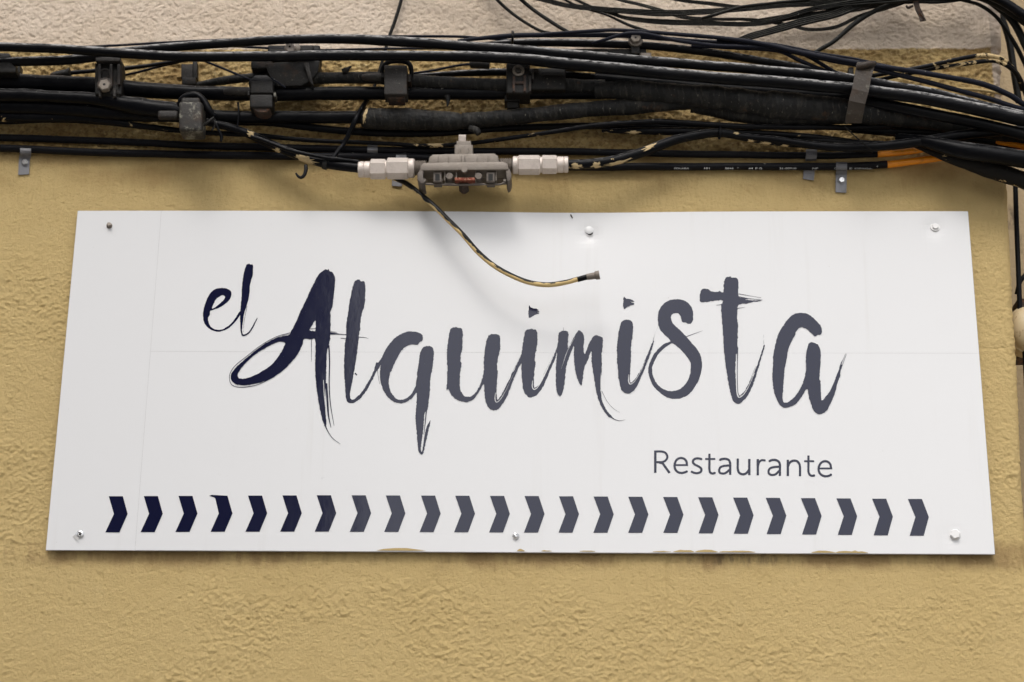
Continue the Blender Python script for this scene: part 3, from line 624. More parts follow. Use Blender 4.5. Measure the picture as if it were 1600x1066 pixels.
# the word Restaurante, eleven letters cut from plain strokes
ZR = (1010, 695, 10.0)
def G2(P): return [(x+1400, y, w) for (x, y, w) in P]
def wl(P, w): return [(x, y, w) for x, y in P]
glyphs = [
    [wl([(139, 90), (139, 265), (139, 440)], 39), wl([(139, 106), (190, 105), (240, 107), (292, 124), (323, 165), (325, 205), (298, 248), (250, 270), (200, 273), (139, 273)], 33), wl([(205, 280), (250, 290), (285, 335), (362, 443)], 37)],
    [wl([(440, 318), (540, 318), (650, 318)], 28), wl([(632, 325), (625, 262), (592, 222), (540, 208), (488, 224), (453, 268), (440, 327), (453, 387), (492, 427), (548, 441), (600, 432), (636, 416)], 35)],
    [wl([(866, 226), (812, 214), (762, 220), (730, 248), (730, 283), (762, 313), (810, 337), (850, 366), (860, 398), (842, 430), (792, 445), (742, 438), (704, 420)], 35)],
    [wl([(985, 140), (985, 270), (985, 390), (1000, 436), (1035, 450), (1074, 440)], 35), wl([(918, 223), (1000, 223), (1074, 223)], 30)],
    [wl([(1145, 238), (1190, 222), (1245, 222), (1290, 243), (1309, 295), (1309, 380), (1309, 468)], 36), wl([(1305, 322), (1215, 331), (1160, 350), (1136, 395), (1147, 435), (1188, 451), (1240, 440), (1300, 390)], 34)],
    [G2(wl([(28, 218), (28, 300), (28, 380), (50, 438), (105, 461), (160, 445), (205, 390)], 36)), G2(wl([(208, 222), (208, 350), (208, 476)], 38))],
    [G2(wl([(340, 225), (340, 350), (340, 480)], 38)), G2(wl([(342, 340), (362, 272), (402, 243), (458, 246)], 33))],
    [G2(wl([(518, 258), (562, 240), (618, 240), (664, 262), (686, 312), (686, 400), (686, 488)], 36)), G2(wl([(682, 342), (592, 350), (532, 370), (508, 415), (520, 455), (565, 473), (620, 460), (676, 408)], 34))],
    [G2(wl([(810, 235), (810, 360), (810, 490)], 38)), G2(wl([(812, 340), (840, 280), (895, 250), (952, 257), (989, 300), (1000, 360), (1000, 494)], 36))],
    [G2(wl([(1132, 168), (1132, 300), (1132, 412), (1150, 466), (1185, 485), (1227, 480)], 35)), G2(wl([(1066, 258), (1140, 258), (1222, 258)], 30))],
    [G2(wl([(1290, 371), (1400, 371), (1503, 371)], 28)), G2(wl([(1484, 377), (1476, 314), (1442, 272), (1390, 258), (1340, 275), (1305, 318), (1290, 378), (1305, 438), (1345, 478), (1400, 492), (1450, 486), (1490, 465)], 35))],
]
for i, gph in enumerate(glyphs):
    cut_mesh('letter', [], gph, z=ZR, res=0.3, noise=0, eps=E6, butt=True)

# 24 arrows
TLX = [170, 224.7, 278.8, 333.4, 387.5, 441.3, 495, 549.4, 602.8, 657.8, 711.3, 765.6, 819.7, 873.4, 927.5, 981.6, 1036.2, 1090.9, 1145.5, 1196.5, 1251.5, 1306.9, 1362.6, 1418.6]
for i, x in enumerate(TLX):
    t = i/23.0
    ty = np.interp(i, [0, 6, 7, 12, 16, 23], [775.5, 774, 774, 775.2, 776.7, 779.8]); byy = np.interp(i, [0, 3, 6, 12, 16, 23], [832, 831, 830.8, 832.3, 832.8, 837.2]); my = (ty+byy)/2-0.6
    bxx = x-5.4+8.2*t; w = 22.0
    P = [(x, ty), (x+w, ty), (x+29.5+0.8*t+2.4*t, my), (bxx+w, byy), (bxx, byy), (x+8+3.8*t, my)]
    if i == 3: P = [(326.5, 774.8), (331, 773.4), (x+w, ty), (x+29.9, my), (bxx+w, byy), (bxx, byy), (x+8.5, my), (x+3.0, 779), (334.5, 777.2)]
    P = np.array(P); V = WS(P[:, 0], P[:, 1], E8)
    o = mesh_obj('arrow', V, [tuple(range(len(P)))[::-1]], M_NAVY, sign)
    if i == 3: o['label'] = 'arrow with a peeled tip at its upper left corner'

# ochre paint slopped on the board's lower edge
def splash(pts):
    P = np.array(pts, float)
    bm = bmesh.new(); vs = [bm.verts.new(tuple(v)) for v in WS(P[:, 0], P[:, 1], 0.0012)]
    f = bm.faces.new(vs); r = bmesh.ops.triangulate(bm, faces=[f]); bm_obj('paint_splash', bm, M_OCHREP, sign)
def edge_y(x): return np.interp(x, [71, 300, 560, 800, 1000, 1200, 1400, 1554], [861, 860.6, 860.6, 861.3, 862.5, 863.4, 864.6, 866])-0.3
def slop(x0, x1, hmax, seed):
    rs = random.Random(seed); n = max(4, int((x1-x0)/5)); up_ = []
    for i in range(n+1):
        x = x0+(x1-x0)*i/n; e_ = math.sin(math.pi*i/n)**0.5 if 0 < i < n else 0
        up_.append((x, edge_y(x)-0.4-hmax*0.7*e_*rs.uniform(0.35, 1.0)))
    lo = [(x0+(x1-x0)*i/6, edge_y(x0+(x1-x0)*i/6)+0.2) for i in range(6, -1, -1)]
    splash(up_+lo)
splash([(588, 860.3), (600, 857.6), (618, 856.4), (636, 856.6), (652, 858.6), (666, 860.6)])
for a in ((808, 820, 5, 1), (846, 862, 2.2, 2), (906, 930, 1.8, 3), (1020, 1048, 1.8, 9), (1052, 1085, 7.5, 4), (1086, 1122, 5, 5), (1124, 1180, 3.4, 6), (1268, 1306, 5.5, 7), (1306, 1356, 5, 8)): slop(*a)

# screws that hold the board
def disc_profile(name, c, prof, n, mat, parent, axis=Vector((0, -1, 0)), rot=0.0, smooth=True, tilt=(0, 0)):
    """lathe: prof = [(r, h)...] measured from c along axis"""
    ax = Vector(axis).normalized(); ax = (ax+Vector((tilt[0], 0, tilt[1]))).normalized()
    a = ax.orthogonal().normalized(); a = Vector((1, 0, 0)) if abs(ax.x) < 0.5 else Vector((0, 0, 1)); a = (a-ax*a.dot(ax)).normalized(); b = ax.cross(a)
    V = []; Fc = []
    for (r, h_) in prof:
        for k in range(n):
            t = rot+2*math.pi*k/n; V.append(Vector(c)+ax*h_+(a*math.cos(t)+b*math.sin(t))*r)
    for j in range(len(prof)-1):
        for k in range(n): k2 = (k+1) % n; Fc.append((j*n+k, j*n+k2, (j+1)*n+k2, (j+1)*n+k))
    Fc.append(tuple(range((len(prof)-1)*n, len(prof)*n))); Fc.append(tuple(range(n))[::-1])
    bm = bmesh.new(); vs = [bm.verts.new(v) for v in V]
    for f in Fc: bm.faces.new([vs[i] for i in f])
    o = bm_obj(name, bm, mat, parent)
    if smooth: o.data.shade_smooth(); o.data.set_sharp_from_angle(angle=R_(35))
    return o
def hexhead(c, r, mat, parent, name='screw', hh=0.004, washer=1.45, rot=0.3, tilt=(0, 0), label=None, recess=None):
    w = disc_profile(name, c, [(r*washer, -0.001), (r*washer, 0.0009), (r*washer*0.96, 0.0014)], 28, mat, parent, tilt=tilt)
    c2 = Vector(c)+Vector((0, -0.0014, 0))
    hd = disc_profile('screw_head', c2, [(r, 0.0), (r, hh*0.8), (r*0.86, hh)], 6, mat, None, rot=rot, smooth=False, tilt=tilt); attach(hd, parent) if False else None
    hd.parent = w; hd.matrix_parent_inverse = w.matrix_basis.inverted()
    if label: w['label'] = label
    return w
def S3(x, y, e=0.0003): return WS(np.array(float(x)), np.array(float(y)), e)
hexhead(S3(171, 353), 0.0042, M_CAST, sign, hh=0.005, washer=1.2, tilt=(0.15, 0.2), label='corroded grey screw at the top left corner')
w = disc_profile('screw', S3(125, 835), [(0.0066, 0), (0.0066, 0.0012), (0.0055, 0.0022), (0.0035, 0.0026), (0.003, 0.0014), (0.0008, 0.001)], 30, M_SCREW, sign, tilt=(-0.05, 0.1))
for k in range(2):
    c = S3(125, 835, 0.0022); an = 0.5+k*math.pi/2
    dx_, dz_ = math.cos(an)*0.0026, math.sin(an)*0.0026; nx2, nz2 = -math.sin(an)*0.0007, math.cos(an)*0.0007
    o = mesh_obj('cross_slot', [(c[0]+sx2*dx_+sy2*nx2, c[1]-0.0002*k, c[2]+sx2*dz_+sy2*nz2) for sx2, sy2 in ((-1, -1), (1, -1), (1, 1), (-1, 1))], [(0, 1, 2, 3)], M_HOLE); o.parent = w
o = mesh_obj('torn_film', [S3(117, 836, .004), S3(124, 841, .006), S3(120, 844, .003), S3(113, 838, .001)], [(0, 1, 2, 3)], M_WSCREW, sign)
disc_profile('screw', S3(806, 838), [(0.0055, 0), (0.0055, 0.0018), (0.0042, 0.0038), (0.0022, 0.0046), (0.0018, 0.003)], 24, M_SCREW, sign, tilt=(0.1, 0.1))
hexhead(S3(1492, 836), 0.0082, M_WSCREW, sign, hh=0.0055, washer=1.08, rot=0.2, tilt=(-0.1, 0.05), label='white painted screw at the bottom right corner')
hexhead(S3(1461, 355), 0.0055, M_WSCREW, sign, hh=0.003, washer=1.5, rot=0.5, tilt=(0, 0.15), label='white painted screw sunk at the top right corner')
w = disc_profile('screw', S3(920.5, 359.5), [(0.0085, -0.001), (0.0078, 0.0006), (0.0058, 0.0016), (0.003, 0.0021)], 28, M_FILM, sign, tilt=(0, 0.1)); w['label'] = 'white screw sunk under the film at the top centre'
P = np.array([(914, 363.0), (918, 365.2), (922, 365.6), (926.5, 363), (926.2, 366), (922.5, 368.2), (919.5, 367.6)]); V = WS(P[:, 0], P[:, 1], 0.0032)
mesh_obj('torn_hole', V, [(0, 1, 6), (1, 2, 5), (1, 5, 6), (2, 3, 4), (2, 4, 5)], M_HOLE, sign)
P = np.array([(890.5, 335.5), (892.5, 335.2), (895.5, 341), (893.6, 341.4)]); mesh_obj('torn_hole', WS(P[:, 0], P[:, 1], 0.001), [(0, 3, 2, 1)], M_RUST, sign)

# ---------------------------------------------------------------- cables
CAB = {}
def tube_geom(P, Rr, n, seed=0, dent=0.0, shell=None):
    T = np.gradient(P, axis=0); T /= np.linalg.norm(T, axis=1)[:, None]
    ref = np.array([0, -1.0, 0])
    N = ref-(T@ref)[:, None]*T; ln = np.linalg.norm(N, axis=1); N /= np.maximum(ln, 1e-6)[:, None]
    B = np.cross(N, T)
    return T, N, B
def cable(name, pts, mat, label=None, cat='cable', group=None, sides=12, dent=0.04, seg=5.0, parent=None, seed=0, caps=True, flat=None):
    """pts = [(px, py, depth, width_px)]"""
    pts = [tuple(map(float, p)) for p in pts]
    def onward(p, q):                 # let a cable that leaves the photograph run on along its own line
        d = np.array(q[:2])-np.array(p[:2]); d = d/np.linalg.norm(d)*700
        return (q[0]+d[0], q[1]+d[1], q[2], q[3])
    def out(p): return p[0] <= -140 or p[0] >= 1610 or p[1] <= -8 or p[1] >= 990
    if out(pts[-1]): pts.append(onward(pts[-2], pts[-1]))
    if out(pts[0]): pts.insert(0, onward(pts[1], pts[0]))
    A = smooth_pts(np.array(pts, float), 10)
    # resample by pixel length
    L = np.concatenate([[0], np.cumsum(np.hypot(np.diff(A[:, 0]), np.diff(A[:, 1]))+np.abs(np.diff(A[:, 2]))*600)])
    n = max(4, int(L[-1]/seg)); t = np.linspace(0, L[-1], n+1)
    A = np.stack([np.interp(t, L, A[:, k]) for k in range(4)], 1)
    if mat is M_TAPE and L[-1] > 60:
        n = int(L[-1]/1.8); t = np.linspace(0, L[-1], n+1); A0 = smooth_pts(np.array(pts, float), 10); A = np.stack([np.interp(t, L, A0[:, k]) for k in range(4)], 1); seg = 1.8
    P = W(A[:, 0], A[:, 1], A[:, 2]); mpp = (P-CAMP)@fwd/FPX
    Rr = A[:, 3]/2*mpp
    s = np.arange(len(P)); Rr = Rr*(1+dent*2*(vnoise(s*seg/18.0+seed*13.1, s*0+seed+0.5, 4)-0.5))
    if mat is M_TAPE and seg == 1.8:
        ww = np.cumsum(0.15+0.25*vnoise(s/22.0, s*0+seed+0.5, 31))+seed; Rr = Rr*(1+0.035*(ww % 1.0)+0.10*(fbm(s*1.8/26.0+seed, s*0+3.5, 77, 2)-0.5))
    if seed or True:      # slight real-world wander
        amp = 0.0009
        P = P+np.stack([0*s, amp*(vnoise(s*seg/60+seed*7.7, s*0+2.5, 8)-0.5), amp*1.6*(vnoise(s*seg/50+seed*3.3, s*0+7.5, 9)-0.5)], 1)
    T, N, B = tube_geom(P, Rr, sides)
    ph = np.linspace(0, 2*math.pi, sides+1)[:-1]
    rr = np.repeat(Rr[:, None], sides, 1)
    if flat:                                # a flat ribbon of several cores
        k, nc = flat; nc = nc or 1
        hx = []                      # section of nc cores side by side: (across, out)
        r0 = 1.0/nc
        for f_ in (1, -1):
            for c_ in range(nc):
                cc = -1+r0+2*r0*c_
                for a_ in np.linspace(-0.42*math.pi, 0.42*math.pi, 5 if nc > 1 else 7): hx.append((f_*(cc+r0*math.sin(a_)), f_*max(r0, 1.0/k)*math.cos(a_)))
        sides = len(hx); hx = np.array(hx); ph = np.zeros(sides)
        ct, st = hx[:, 1], hx[:, 0]; rr = np.repeat(Rr[:, None], sides, 1)
        tw = 0.9*(vnoise(s*seg/90+seed*5.1, s*0+1.5, 12)-0.5)[:, None] if nc > 1 else 0*Rr[:, None]
        ct, st = np.cos(tw)*ct[None]-np.sin(tw)*st[None], np.sin(tw)*ct[None]+np.cos(tw)*st[None]
        V = P[:, None, :]+rr[:, :, None]*(ct[:, :, None]*N[:, None, :]+st[:, :, None]*B[:, None, :])
    else: V = P[:, None, :]+rr[:, :, None]*(np.cos(ph)[None, :, None]*N[:, None, :]+np.sin(ph)[None, :, None]*B[:, None, :])
    V = V.reshape(-1, 3); m = len(P)
    Fc = [(i*sides+k, (i+1)*sides+k, (i+1)*sides+(k+1) % sides, i*sides+(k+1) % sides) for i in range(m-1) for k in range(sides)]
    nq = len(Fc)
    if caps: Fc += [tuple(range(sides)), tuple(range((m-1)*sides, m*sides))[::-1]]
    me = bpy.data.meshes.new(name); me.from_pydata(V.tolist(), [], Fc); me.materials.append(mat)
    uvl = me.uv_layers.new(name='UVMap'); U = np.concatenate([[0], np.cumsum(np.linalg.norm(np.diff(P, axis=0), axis=1))])
    uv = np.zeros((len(me.loops), 2), np.float32); li = 0
    q_ = np.zeros((m-1, sides, 4, 2), np.float32)
    q_[:, :, 0, 0] = q_[:, :, 3, 0] = U[:-1, None]; q_[:, :, 1, 0] = q_[:, :, 2, 0] = U[1:, None]
    kk = np.arange(sides)/sides; q_[:, :, 0, 1] = q_[:, :, 1, 1] = kk[None]; q_[:, :, 2, 1] = q_[:, :, 3, 1] = kk[None]+1.0/sides
    uv[:nq*4] = q_.reshape(-1, 2); uvl.data.foreach_set('uv', uv.ravel())
    me.shade_smooth(); me.set_sharp_from_angle(angle=R_(60)); me.update()
    o = bpy.data.objects.new(name, me); COL.objects.link(o)
    if parent is not None: o.parent = parent
    if label: tag(o, label, cat, group)
    o_geom[o.name] = (A, P, T, N, B, Rr)
    return o
o_geom = {}
def patch_on(o, px, length, phi0, phi1, mat=None, seed=1, name='paint_patch', lift=0.0005, label=None):
    """irregular flake hugging a cable around photo column px"""
    A, P, T, N, B, Rr = o_geom[o.name]; rs = random.Random(seed)
    i = int(np.argmin(np.abs(A[:, 0]-px))); pc = P[i]; mpp = MPP(pc); hl = length*mpp/2
    n = 26; V = [];
    pm = (phi0+phi1)/2; pr = (phi1-phi0)/2
    def at(s, phi, lf):
        c = pc+T[i]*s
        # follow the bend
        j = int(np.clip(i+round(s/(np.linalg.norm(P[1]-P[0])+1e-9)), 0, len(P)-1)); base = P[j]+T[j]*(s-(P[j]-pc)@T[i])
        return base+(Rr[j]*1.02+lf)*(math.cos(phi)*N[j]+math.sin(phi)*B[j])
    rings = []
    for rr in (0.0, 0.5, 1.0):
        ring = []
        for k in range(n):
            t = 2*math.pi*k/n
            if rr == 1.0: jt = 1+0.9*(rs.random()-0.5)*(0.4+abs(math.cos(t)))
            else: jt = 1
            ring.append(at(hl*rr*jt*math.cos(t), pm+pr*rr*jt*math.sin(t), lift if rr < 1 else 0.0001))
        rings.append(ring)
    V = [rings[0][0]]+rings[1]+rings[2]; Fc = []
    for k in range(n):
        k2 = (k+1) % n; Fc.append((0, 1+k, 1+k2)); Fc.append((1+k, 1+n+k, 1+n+k2, 1+k2))
    f = mesh_obj(name, V, Fc, mat or M_PAINT, None, smooth=True); f.parent = o
    if label: f['label'] = label
    return f
GT = 'heavy black cables of the bundle'; GW = 'thin black wires over the bundle'; GF = 'weathered flat wires in the upper right'
# two fibre cables hugging the wall just above the sign
F1 = cable('thin_cable', [(-150, 211, .010, 11.3), (0, 215, .010, 11.3), (180, 221, .010, 11.3), (300, 227, .010, 11.3), (480, 231.5, .010, 11.3), (600, 235, .010, 11.3), (740, 236.5, .010, 11.3), (870, 236.5, .010, 11.3), (1000, 239, .010, 11.3), (1080, 240.5, .010, 11.3), (1230, 243, .010, 11), (1300, 243, .010, 11), (1371, 241, .011, 10)], M_CLEAN,
    'plain thin black wall cable, upper of the two clipped above the sign', 'cable', 'cables clipped to the wall above the sign', dent=.01)
cable('orange_jacket', [(1371, 241, .011, 10.3), (1400, 239, .012, 10), (1425, 236.5, .014, 10), (1470, 229, .02, 10), (1530, 220.5, .03, 10), (1560, 222, .04, 9), (1625, 232, .05, 9)], M_ORANGE, parent=F1, dent=.01)
F2 = cable('thin_cable', [(-150, 227, .010, 12), (0, 231.5, .010, 12), (180, 239, .010, 12), (400, 243.5, .010, 12), (570, 245, .010, 12), (660, 247, .010, 12), (760, 254, .010, 12), (880, 260.5, .010, 12), (1044, 260.2, .010, 12), (1300, 260.2, .010, 12), (1350, 259, .010, 12), (1386, 257, .010, 12)], M_CLEAN,
    'thin black wall cable with white printing, lower of the two above the sign', 'cable', 'cables clipped to the wall above the sign', dent=.01)
cable('orange_jacket', [(1386, 257, .010, 11.2), (1425, 252.5, .011, 11.2), (1461, 248, .014, 11.2), (1500, 243, .02, 10), (1560, 238, .03, 9), (1630, 236, .05, 9)], M_ORANGE, parent=F2, dent=.01)
# white printing on it
def printed(txt, px, py, wpx, hpx, d):
    c = bpy.data.curves.new('text', 'FONT'); c.body = txt; c.size = 1.0; o = bpy.data.objects.new('t', c); COL.objects.link(o)
    dg = bpy.context.evaluated_depsgraph_get(); me = bpy.data.meshes.new_from_object(o.evaluated_get(dg)); bpy.data.objects.remove(o)
    v = np.array([vv.co[:] for vv in me.vertices]); mn, mx = v.min(0), v.max(0); s = (v-mn)/np.maximum(mx-mn, 1e-6)
    P = W(px+s[:, 0]*wpx, py+hpx-s[:, 1]*hpx, d)
    for vv, p in zip(me.vertices, P): vv.co = p
    me.materials.clear(); me.materials.append(M_WHITEP); me.name = 'printing'
    q = bpy.data.objects.new('printing', me); COL.objects.link(q); q.parent = F2
dF = 0.010+0.0066
for t_, x_, w_ in (('POLARA', 1053.5, 23), ('101', 1100.5, 8), ('2016', 1133, 13), ('.', 1152.5, 1), ('44', 1169.5, 7), ('F', 1180.5, 3), ('O', 1186.5, 4), ('21-00710', 1218, 26), ('NP', 1269.5, 9), ('C', 1304, 3), ('E', 1327.5, 4), ('ESPA\u00d1A', 1335.5, 27)):
    printed(t_, x_, 261.9 if x_ < 1320 else 262.6-(x_-1320)*0.045, w_, 2.7 if t_ != '.' else 0.9, dF)
printed('4', 1369, 258.6, 3, 3, dF)

C1 = cable('thick_cable', [(-150, 68, .105, 14.5), (0, 73, .105, 14.5), (90, 76.5, .105, 14.5), (162, 81, .106, 15), (270, 88, .106, 15.5), (400, 88.3, .106, 16), (600, 87, .105, 16), (780, 90, .105, 17), (870, 98, .105, 18), (1000, 111, .105, 19), (1110, 121, .105, 19), (1200, 127.5, .105, 19), (1320, 138, .105, 19), (1380, 145, .105, 19), (1470, 159, .105, 20), (1600, 187, .10, 22), (1720, 218, .09, 22)], M_DUSTY,
    'lower of the two heavy dusty cables sweeping across the front of the bundle', 'cable', GT, dent=.02, sides=16, seed=1)
C2 = cable('thick_cable', [(-150, 100, .082, 14), (0, 97, .082, 14), (30, 96, .082, 15), (90, 95, .082, 15), (140, 90, .082, 15), (200, 80.5, .083, 14), (270, 74, .085, 14), (340, 69, .09, 14), (420, 63, .095, 14.5), (471, 61.3, .098, 14.5), (530, 61, .098, 15), (600, 63.5, .10, 16), (690, 69.5, .10, 16), (810, 78, .10, 15.5), (900, 86, .10, 15.5), (1020, 96, .10, 15.5), (1140, 105, .10, 15.5), (1230, 113, .10, 15.5), (1300, 120, .10, 16), (1350, 127, .098, 16), (1410, 137, .095, 16), (1470, 149, .088, 16), (1560, 172, .078, 16), (1720, 210, .07, 16)], M_DUSTY,
    'heavy dusty cable humping up highest over the left part of the bundle', 'cable', GT, dent=.02, sides=16, seed=2)
cable('thick_cable', [(735, 73, .068, 10), (810, 67, .072, 12), (900, 67.5, .075, 12.5), (1000, 71, .078, 12.5), (1080, 78.5, .08, 12.5), (1140, 87, .08, 12.5), (1200, 97, .08, 12.5), (1260, 107, .08, 12), (1330, 122, .075, 12), (1400, 137, .07, 12), (1500, 160, .06, 12)], M_DUSTY,
    'dusty black cable below the grey hex nut, third from the top right of the middle', 'cable', GT, dent=.03, sides=14, seed=3)
# thin wires along the top
cable('thin_wire', [(125, 74, .068, 4), (200, 70, .068, 4), (300, 64.5, .068, 4), (420, 60, .07, 4), (600, 57, .07, 4.5), (700, 57, .075, 4.5), (760, 60, .078, 4.5), (810, 64, .066, 4)], M_THIN,
    'thin black wire skirting the top of the bundle on its left half', 'wire', GW, sides=8, seed=4)
cable('thin_wire', [(180, 78, .06, 4), (260, 72, .06, 4), (340, 71.5, .062, 4), (480, 78, .062, 4), (560, 77, .062, 4), (640, 76, .062, 4), (760, 76, .062, 4)], M_THIN,
    'thin black wire glimpsed between the two heavy cables at the left', 'wire', GW, sides=8, seed=5)
cable('thin_wire', [(715, 64, .086, 5), (760, 59, .088, 7), (800, 56, .09, 8), (870, 54.5, .092, 8), (950, 55, .092, 8), (1010, 58, .092, 8), (1080, 64, .09, 7), (1170, 70, .09, 7), (1240, 82, .09, 7), (1300, 95, .10, 7), (1350, 104, .10, 7), (1440, 126, .09, 8), (1530, 150, .08, 8), (1600, 171, .07, 8), (1700, 196, .06, 8)], M_THIN,
    'black wire rising from the middle of the bundle and running down to the right corner', 'wire', GW, sides=10, seed=6)
cable('thin_wire', [(850, 53, .10, 5), (930, 48.3, .102, 6), (975, 47.5, .102, 6), (1050, 53, .102, 6.5), (1140, 61, .102, 7), (1200, 71, .102, 7.5), (1260, 84, .106, 8), (1350, 100, .104, 8), (1440, 113.5, .10, 8.5), (1530, 130, .09, 9), (1575, 147, .08, 9), (1600, 163, .07, 9), (1680, 205, .05, 9)], M_THIN,
    'black wire lying topmost on the right half and dropping steeply at the corner', 'wire', GW, sides=10, seed=7)
cable('thin_wire', [(925, 68, .088, 4), (945, 62, .098, 5), (975, 53.5, .108, 6), (1000, 52.5, .11, 6), (1020, 55.5, .11, 6), (1065, 65, .108, 6), (1110, 71, .10, 6), (1160, 73, .098, 6), (1220, 76, .096, 6), (1260, 87, .09, 6), (1305, 113, .085, 6), (1330, 124, .08, 6)], M_THIN,
    'black wire arching over the grey hex nut', 'wire', GW, sides=10, seed=8)
cable('thin_wire', [(1080, 73, .088, 5), (1150, 76, .088, 5), (1215, 80, .088, 6), (1250, 95, .085, 7), (1290, 111, .082, 7), (1330, 121, .075, 6)], M_THIN,
    'short black wire ducking under the right hand heavy cables', 'wire', GW, sides=8, seed=9)
cable('thin_wire', [(1120, 62, .094, 4.5), (1180, 66, .094, 5), (1230, 73, .094, 5), (1290, 85, .096, 5), (1340, 93, .098, 5), (1400, 106, .095, 5)], M_THIN,
    'thin dusty wire lying along the topmost wire toward the strap', 'wire', GW, sides=8, seed=10)
cable('painted_wire', [(1330, 128, .07, 7), (1372, 117, .07, 7), (1440, 105, .07, 7), (1500, 92, .065, 7), (1536, 86.5, .06, 7), (1560, 90, .055, 7.5), (1578, 103, .04, 8), (1593, 122, .02, 8), (1604, 150, -.01, 8)], M_HALF,
    'black wire with flaking pale paint, upper of the pair bending round the corner', 'wire', 'paint flecked wires bending round the corner', sides=10, seed=11)
cable('painted_wire', [(1340, 133, .062, 6.5), (1395, 120, .062, 6.5), (1455, 108, .06, 6.5), (1488, 103, .06, 7), (1545, 95, .055, 7), (1566, 99, .05, 7), (1587, 115, .03, 7), (1597, 140, .0, 7)], M_HALF,
    'black wire with flaking pale paint, lower of the pair bending round the corner', 'wire', 'paint flecked wires bending round the corner', sides=10, seed=12)
cable('painted_wire', [(1440, 128, .012, 4), (1480, 137, .012, 5), (1530, 141, .012, 5), (1575, 148, .012, 5)], cable_mat('ochre_painted_wire', base=(0.42, 0.31, 0.15), dust=0.2, rough=0.8),
    'thin wire painted over in ochre on the wall near the corner', 'wire', sides=8, seed=13)
# top right flat wires
def flatw(pts, label, k=1.7, seed=0, mat=None): return cable('flat_wire', pts, mat or M_FLAT, label, 'wire', GF, sides=10, seed=seed, flat=(k*1.6, (4 if k >= 1.8 else 3)) if k > 1.2 else None, dent=.06)
U1 = flatw([(770, -12, .03, 5), (777, 0, .03, 5), (804, 24, .035, 5), (840, 46, .045, 5), (862, 53, .055, 5)], 'leftmost of the thin wires slanting down from the top edge', 1.0, 20)
flatw([(800, -15, .04, 6), (815, 0, .04, 6), (840, 20, .045, 6), (870, 40, .06, 6), (892, 53, .07, 6)], 'second wire slanting down from the top edge, just right of the leftmost', 1.0, 21)
flatw([(800, -14, .05, 7), (846, -1, .05, 8), (885, 9, .05, 8), (930, 14, .05, 9), (960, 16.5, .05, 9), (1035, 21, .05, 11), (1095, 19, .05, 10), (1155, 14, .05, 9), (1230, 8, .05, 9), (1300, 3, .05, 10), (1400, -6, .05, 10)], 'flat weathered wire sagging uppermost across the top of the upper right tangle', 1.9, 22)
flatw([(880, -8, .045, 4), (900, 0, .045, 4.5), (924, 11, .045, 5), (955, 21, .045, 6), (980, 29, .044, 7), (1030, 34, .044, 9), (1090, 35.5, .044, 9), (1140, 38, .044, 8), (1190, 36, .044, 8), (1240, 27, .044, 8), (1300, 18, .044, 9), (1360, 6, .04, 10), (1420, -6, .04, 10)], 'flat weathered wire making the lowest sag of the upper right tangle', 1.9, 23)
flatw([(860, -14, .036, 4), (900, 8, .036, 4), (948, 24, .036, 4), (985, 40, .05, 5), (1012, 49, .07, 5)], 'thin wire crossing under the sagging flat wires and ending at the bundle', 1.1, 24)
flatw([(940, -12, .034, 6), (969, 0, .034, 6), (999, 7, .034, 6), (1032, 16, .036, 7), (1070, 27, .034, 7), (1120, 30, .036, 6), (1170, 30.5, .037, 6), (1230, 39, .037, 6), (1265, 46, .038, 6), (1305, 42.5, .04, 6), (1344, 25, .045, 6), (1380, 14, .05, 7), (1416, 2, .055, 7), (1440, -8, .055, 7)], 'flat wire that dips then climbs through the middle of the upper right tangle', 1.6, 25)
flatw([(1010, -14, .03, 5), (1050, -2, .03, 5), (1110, 6, .03, 6), (1155, 11, .032, 6), (1200, 9, .036, 6), (1260, 4, .036, 6), (1330, -6, .036, 6)], 'thin wire just under the top edge at the centre of the upper right tangle', 1.4, 26)
flatw([(1096, 29, .056, 4), (1110, 25.5, .058, 5), (1135, 18, .06, 5), (1160, 11, .06, 5), (1210, 5, .06, 5), (1260, 0, .06, 5), (1300, -8, .06, 5)], 'short thin wire linking two flat wires near the top centre', 1.0, 27)
flatw([(1140, 69, .07, 8), (1170, 58, .068, 12), (1200, 49.5, .066, 13), (1245, 37, .064, 14), (1300, 23.5, .062, 14), (1340, 9, .062, 14), (1390, -10, .06, 14)], 'widest flat multi core wire climbing from the bundle to the top edge', 1.8, 28)
flatw([(1270, 83, .05, 4), (1283, 76, .05, 7), (1305, 63, .052, 7), (1335, 37, .054, 8), (1365, 18, .056, 8), (1400, 4, .058, 8), (1440, -12, .058, 8)], 'round dark wire rising steeply right of the widest flat wire', 1.1, 29)
flatw([(1190, 36, .05, 2), (1230, 26, .05, 7), (1270, 14, .05, 8), (1320, 6, .05, 10), (1380, -4, .05, 10)], 'dark flat wire filling the gap below the uppermost one at the right', 1.6, 30)
flatw([(1180, 31, .028, 2), (1240, 24, .028, 8), (1290, 22, .028, 9), (1340, 14, .03, 9), (1400, 2, .034, 9), (1460, -10, .04, 9)], 'dark flat wire deep behind the widest one', 1.6, 31)
flatw([(1270, 12, .07, 3), (1350, 3, .07, 11), (1410, -2, .07, 12), (1470, -10, .07, 12)], 'thick dark wire skimming the top edge right of centre', 1.4, 32)
flatw([(1350, 8, .045, 3), (1425, 2, .045, 9), (1470, 2, .045, 9), (1520, -4, .04, 9)], 'dark wire passing behind the rusty hook', 1.3, 33)
flatw([(1475, -8, .045, 5), (1500, 0, .045, 5), (1530, 8, .04, 6), (1554, 24, .03, 6), (1572, 46, .015, 6), (1590, 76, 0.0, 7), (1606, 110, -.03, 7)], 'wire leaving the top edge and curling over the corner', 1.0, 34)
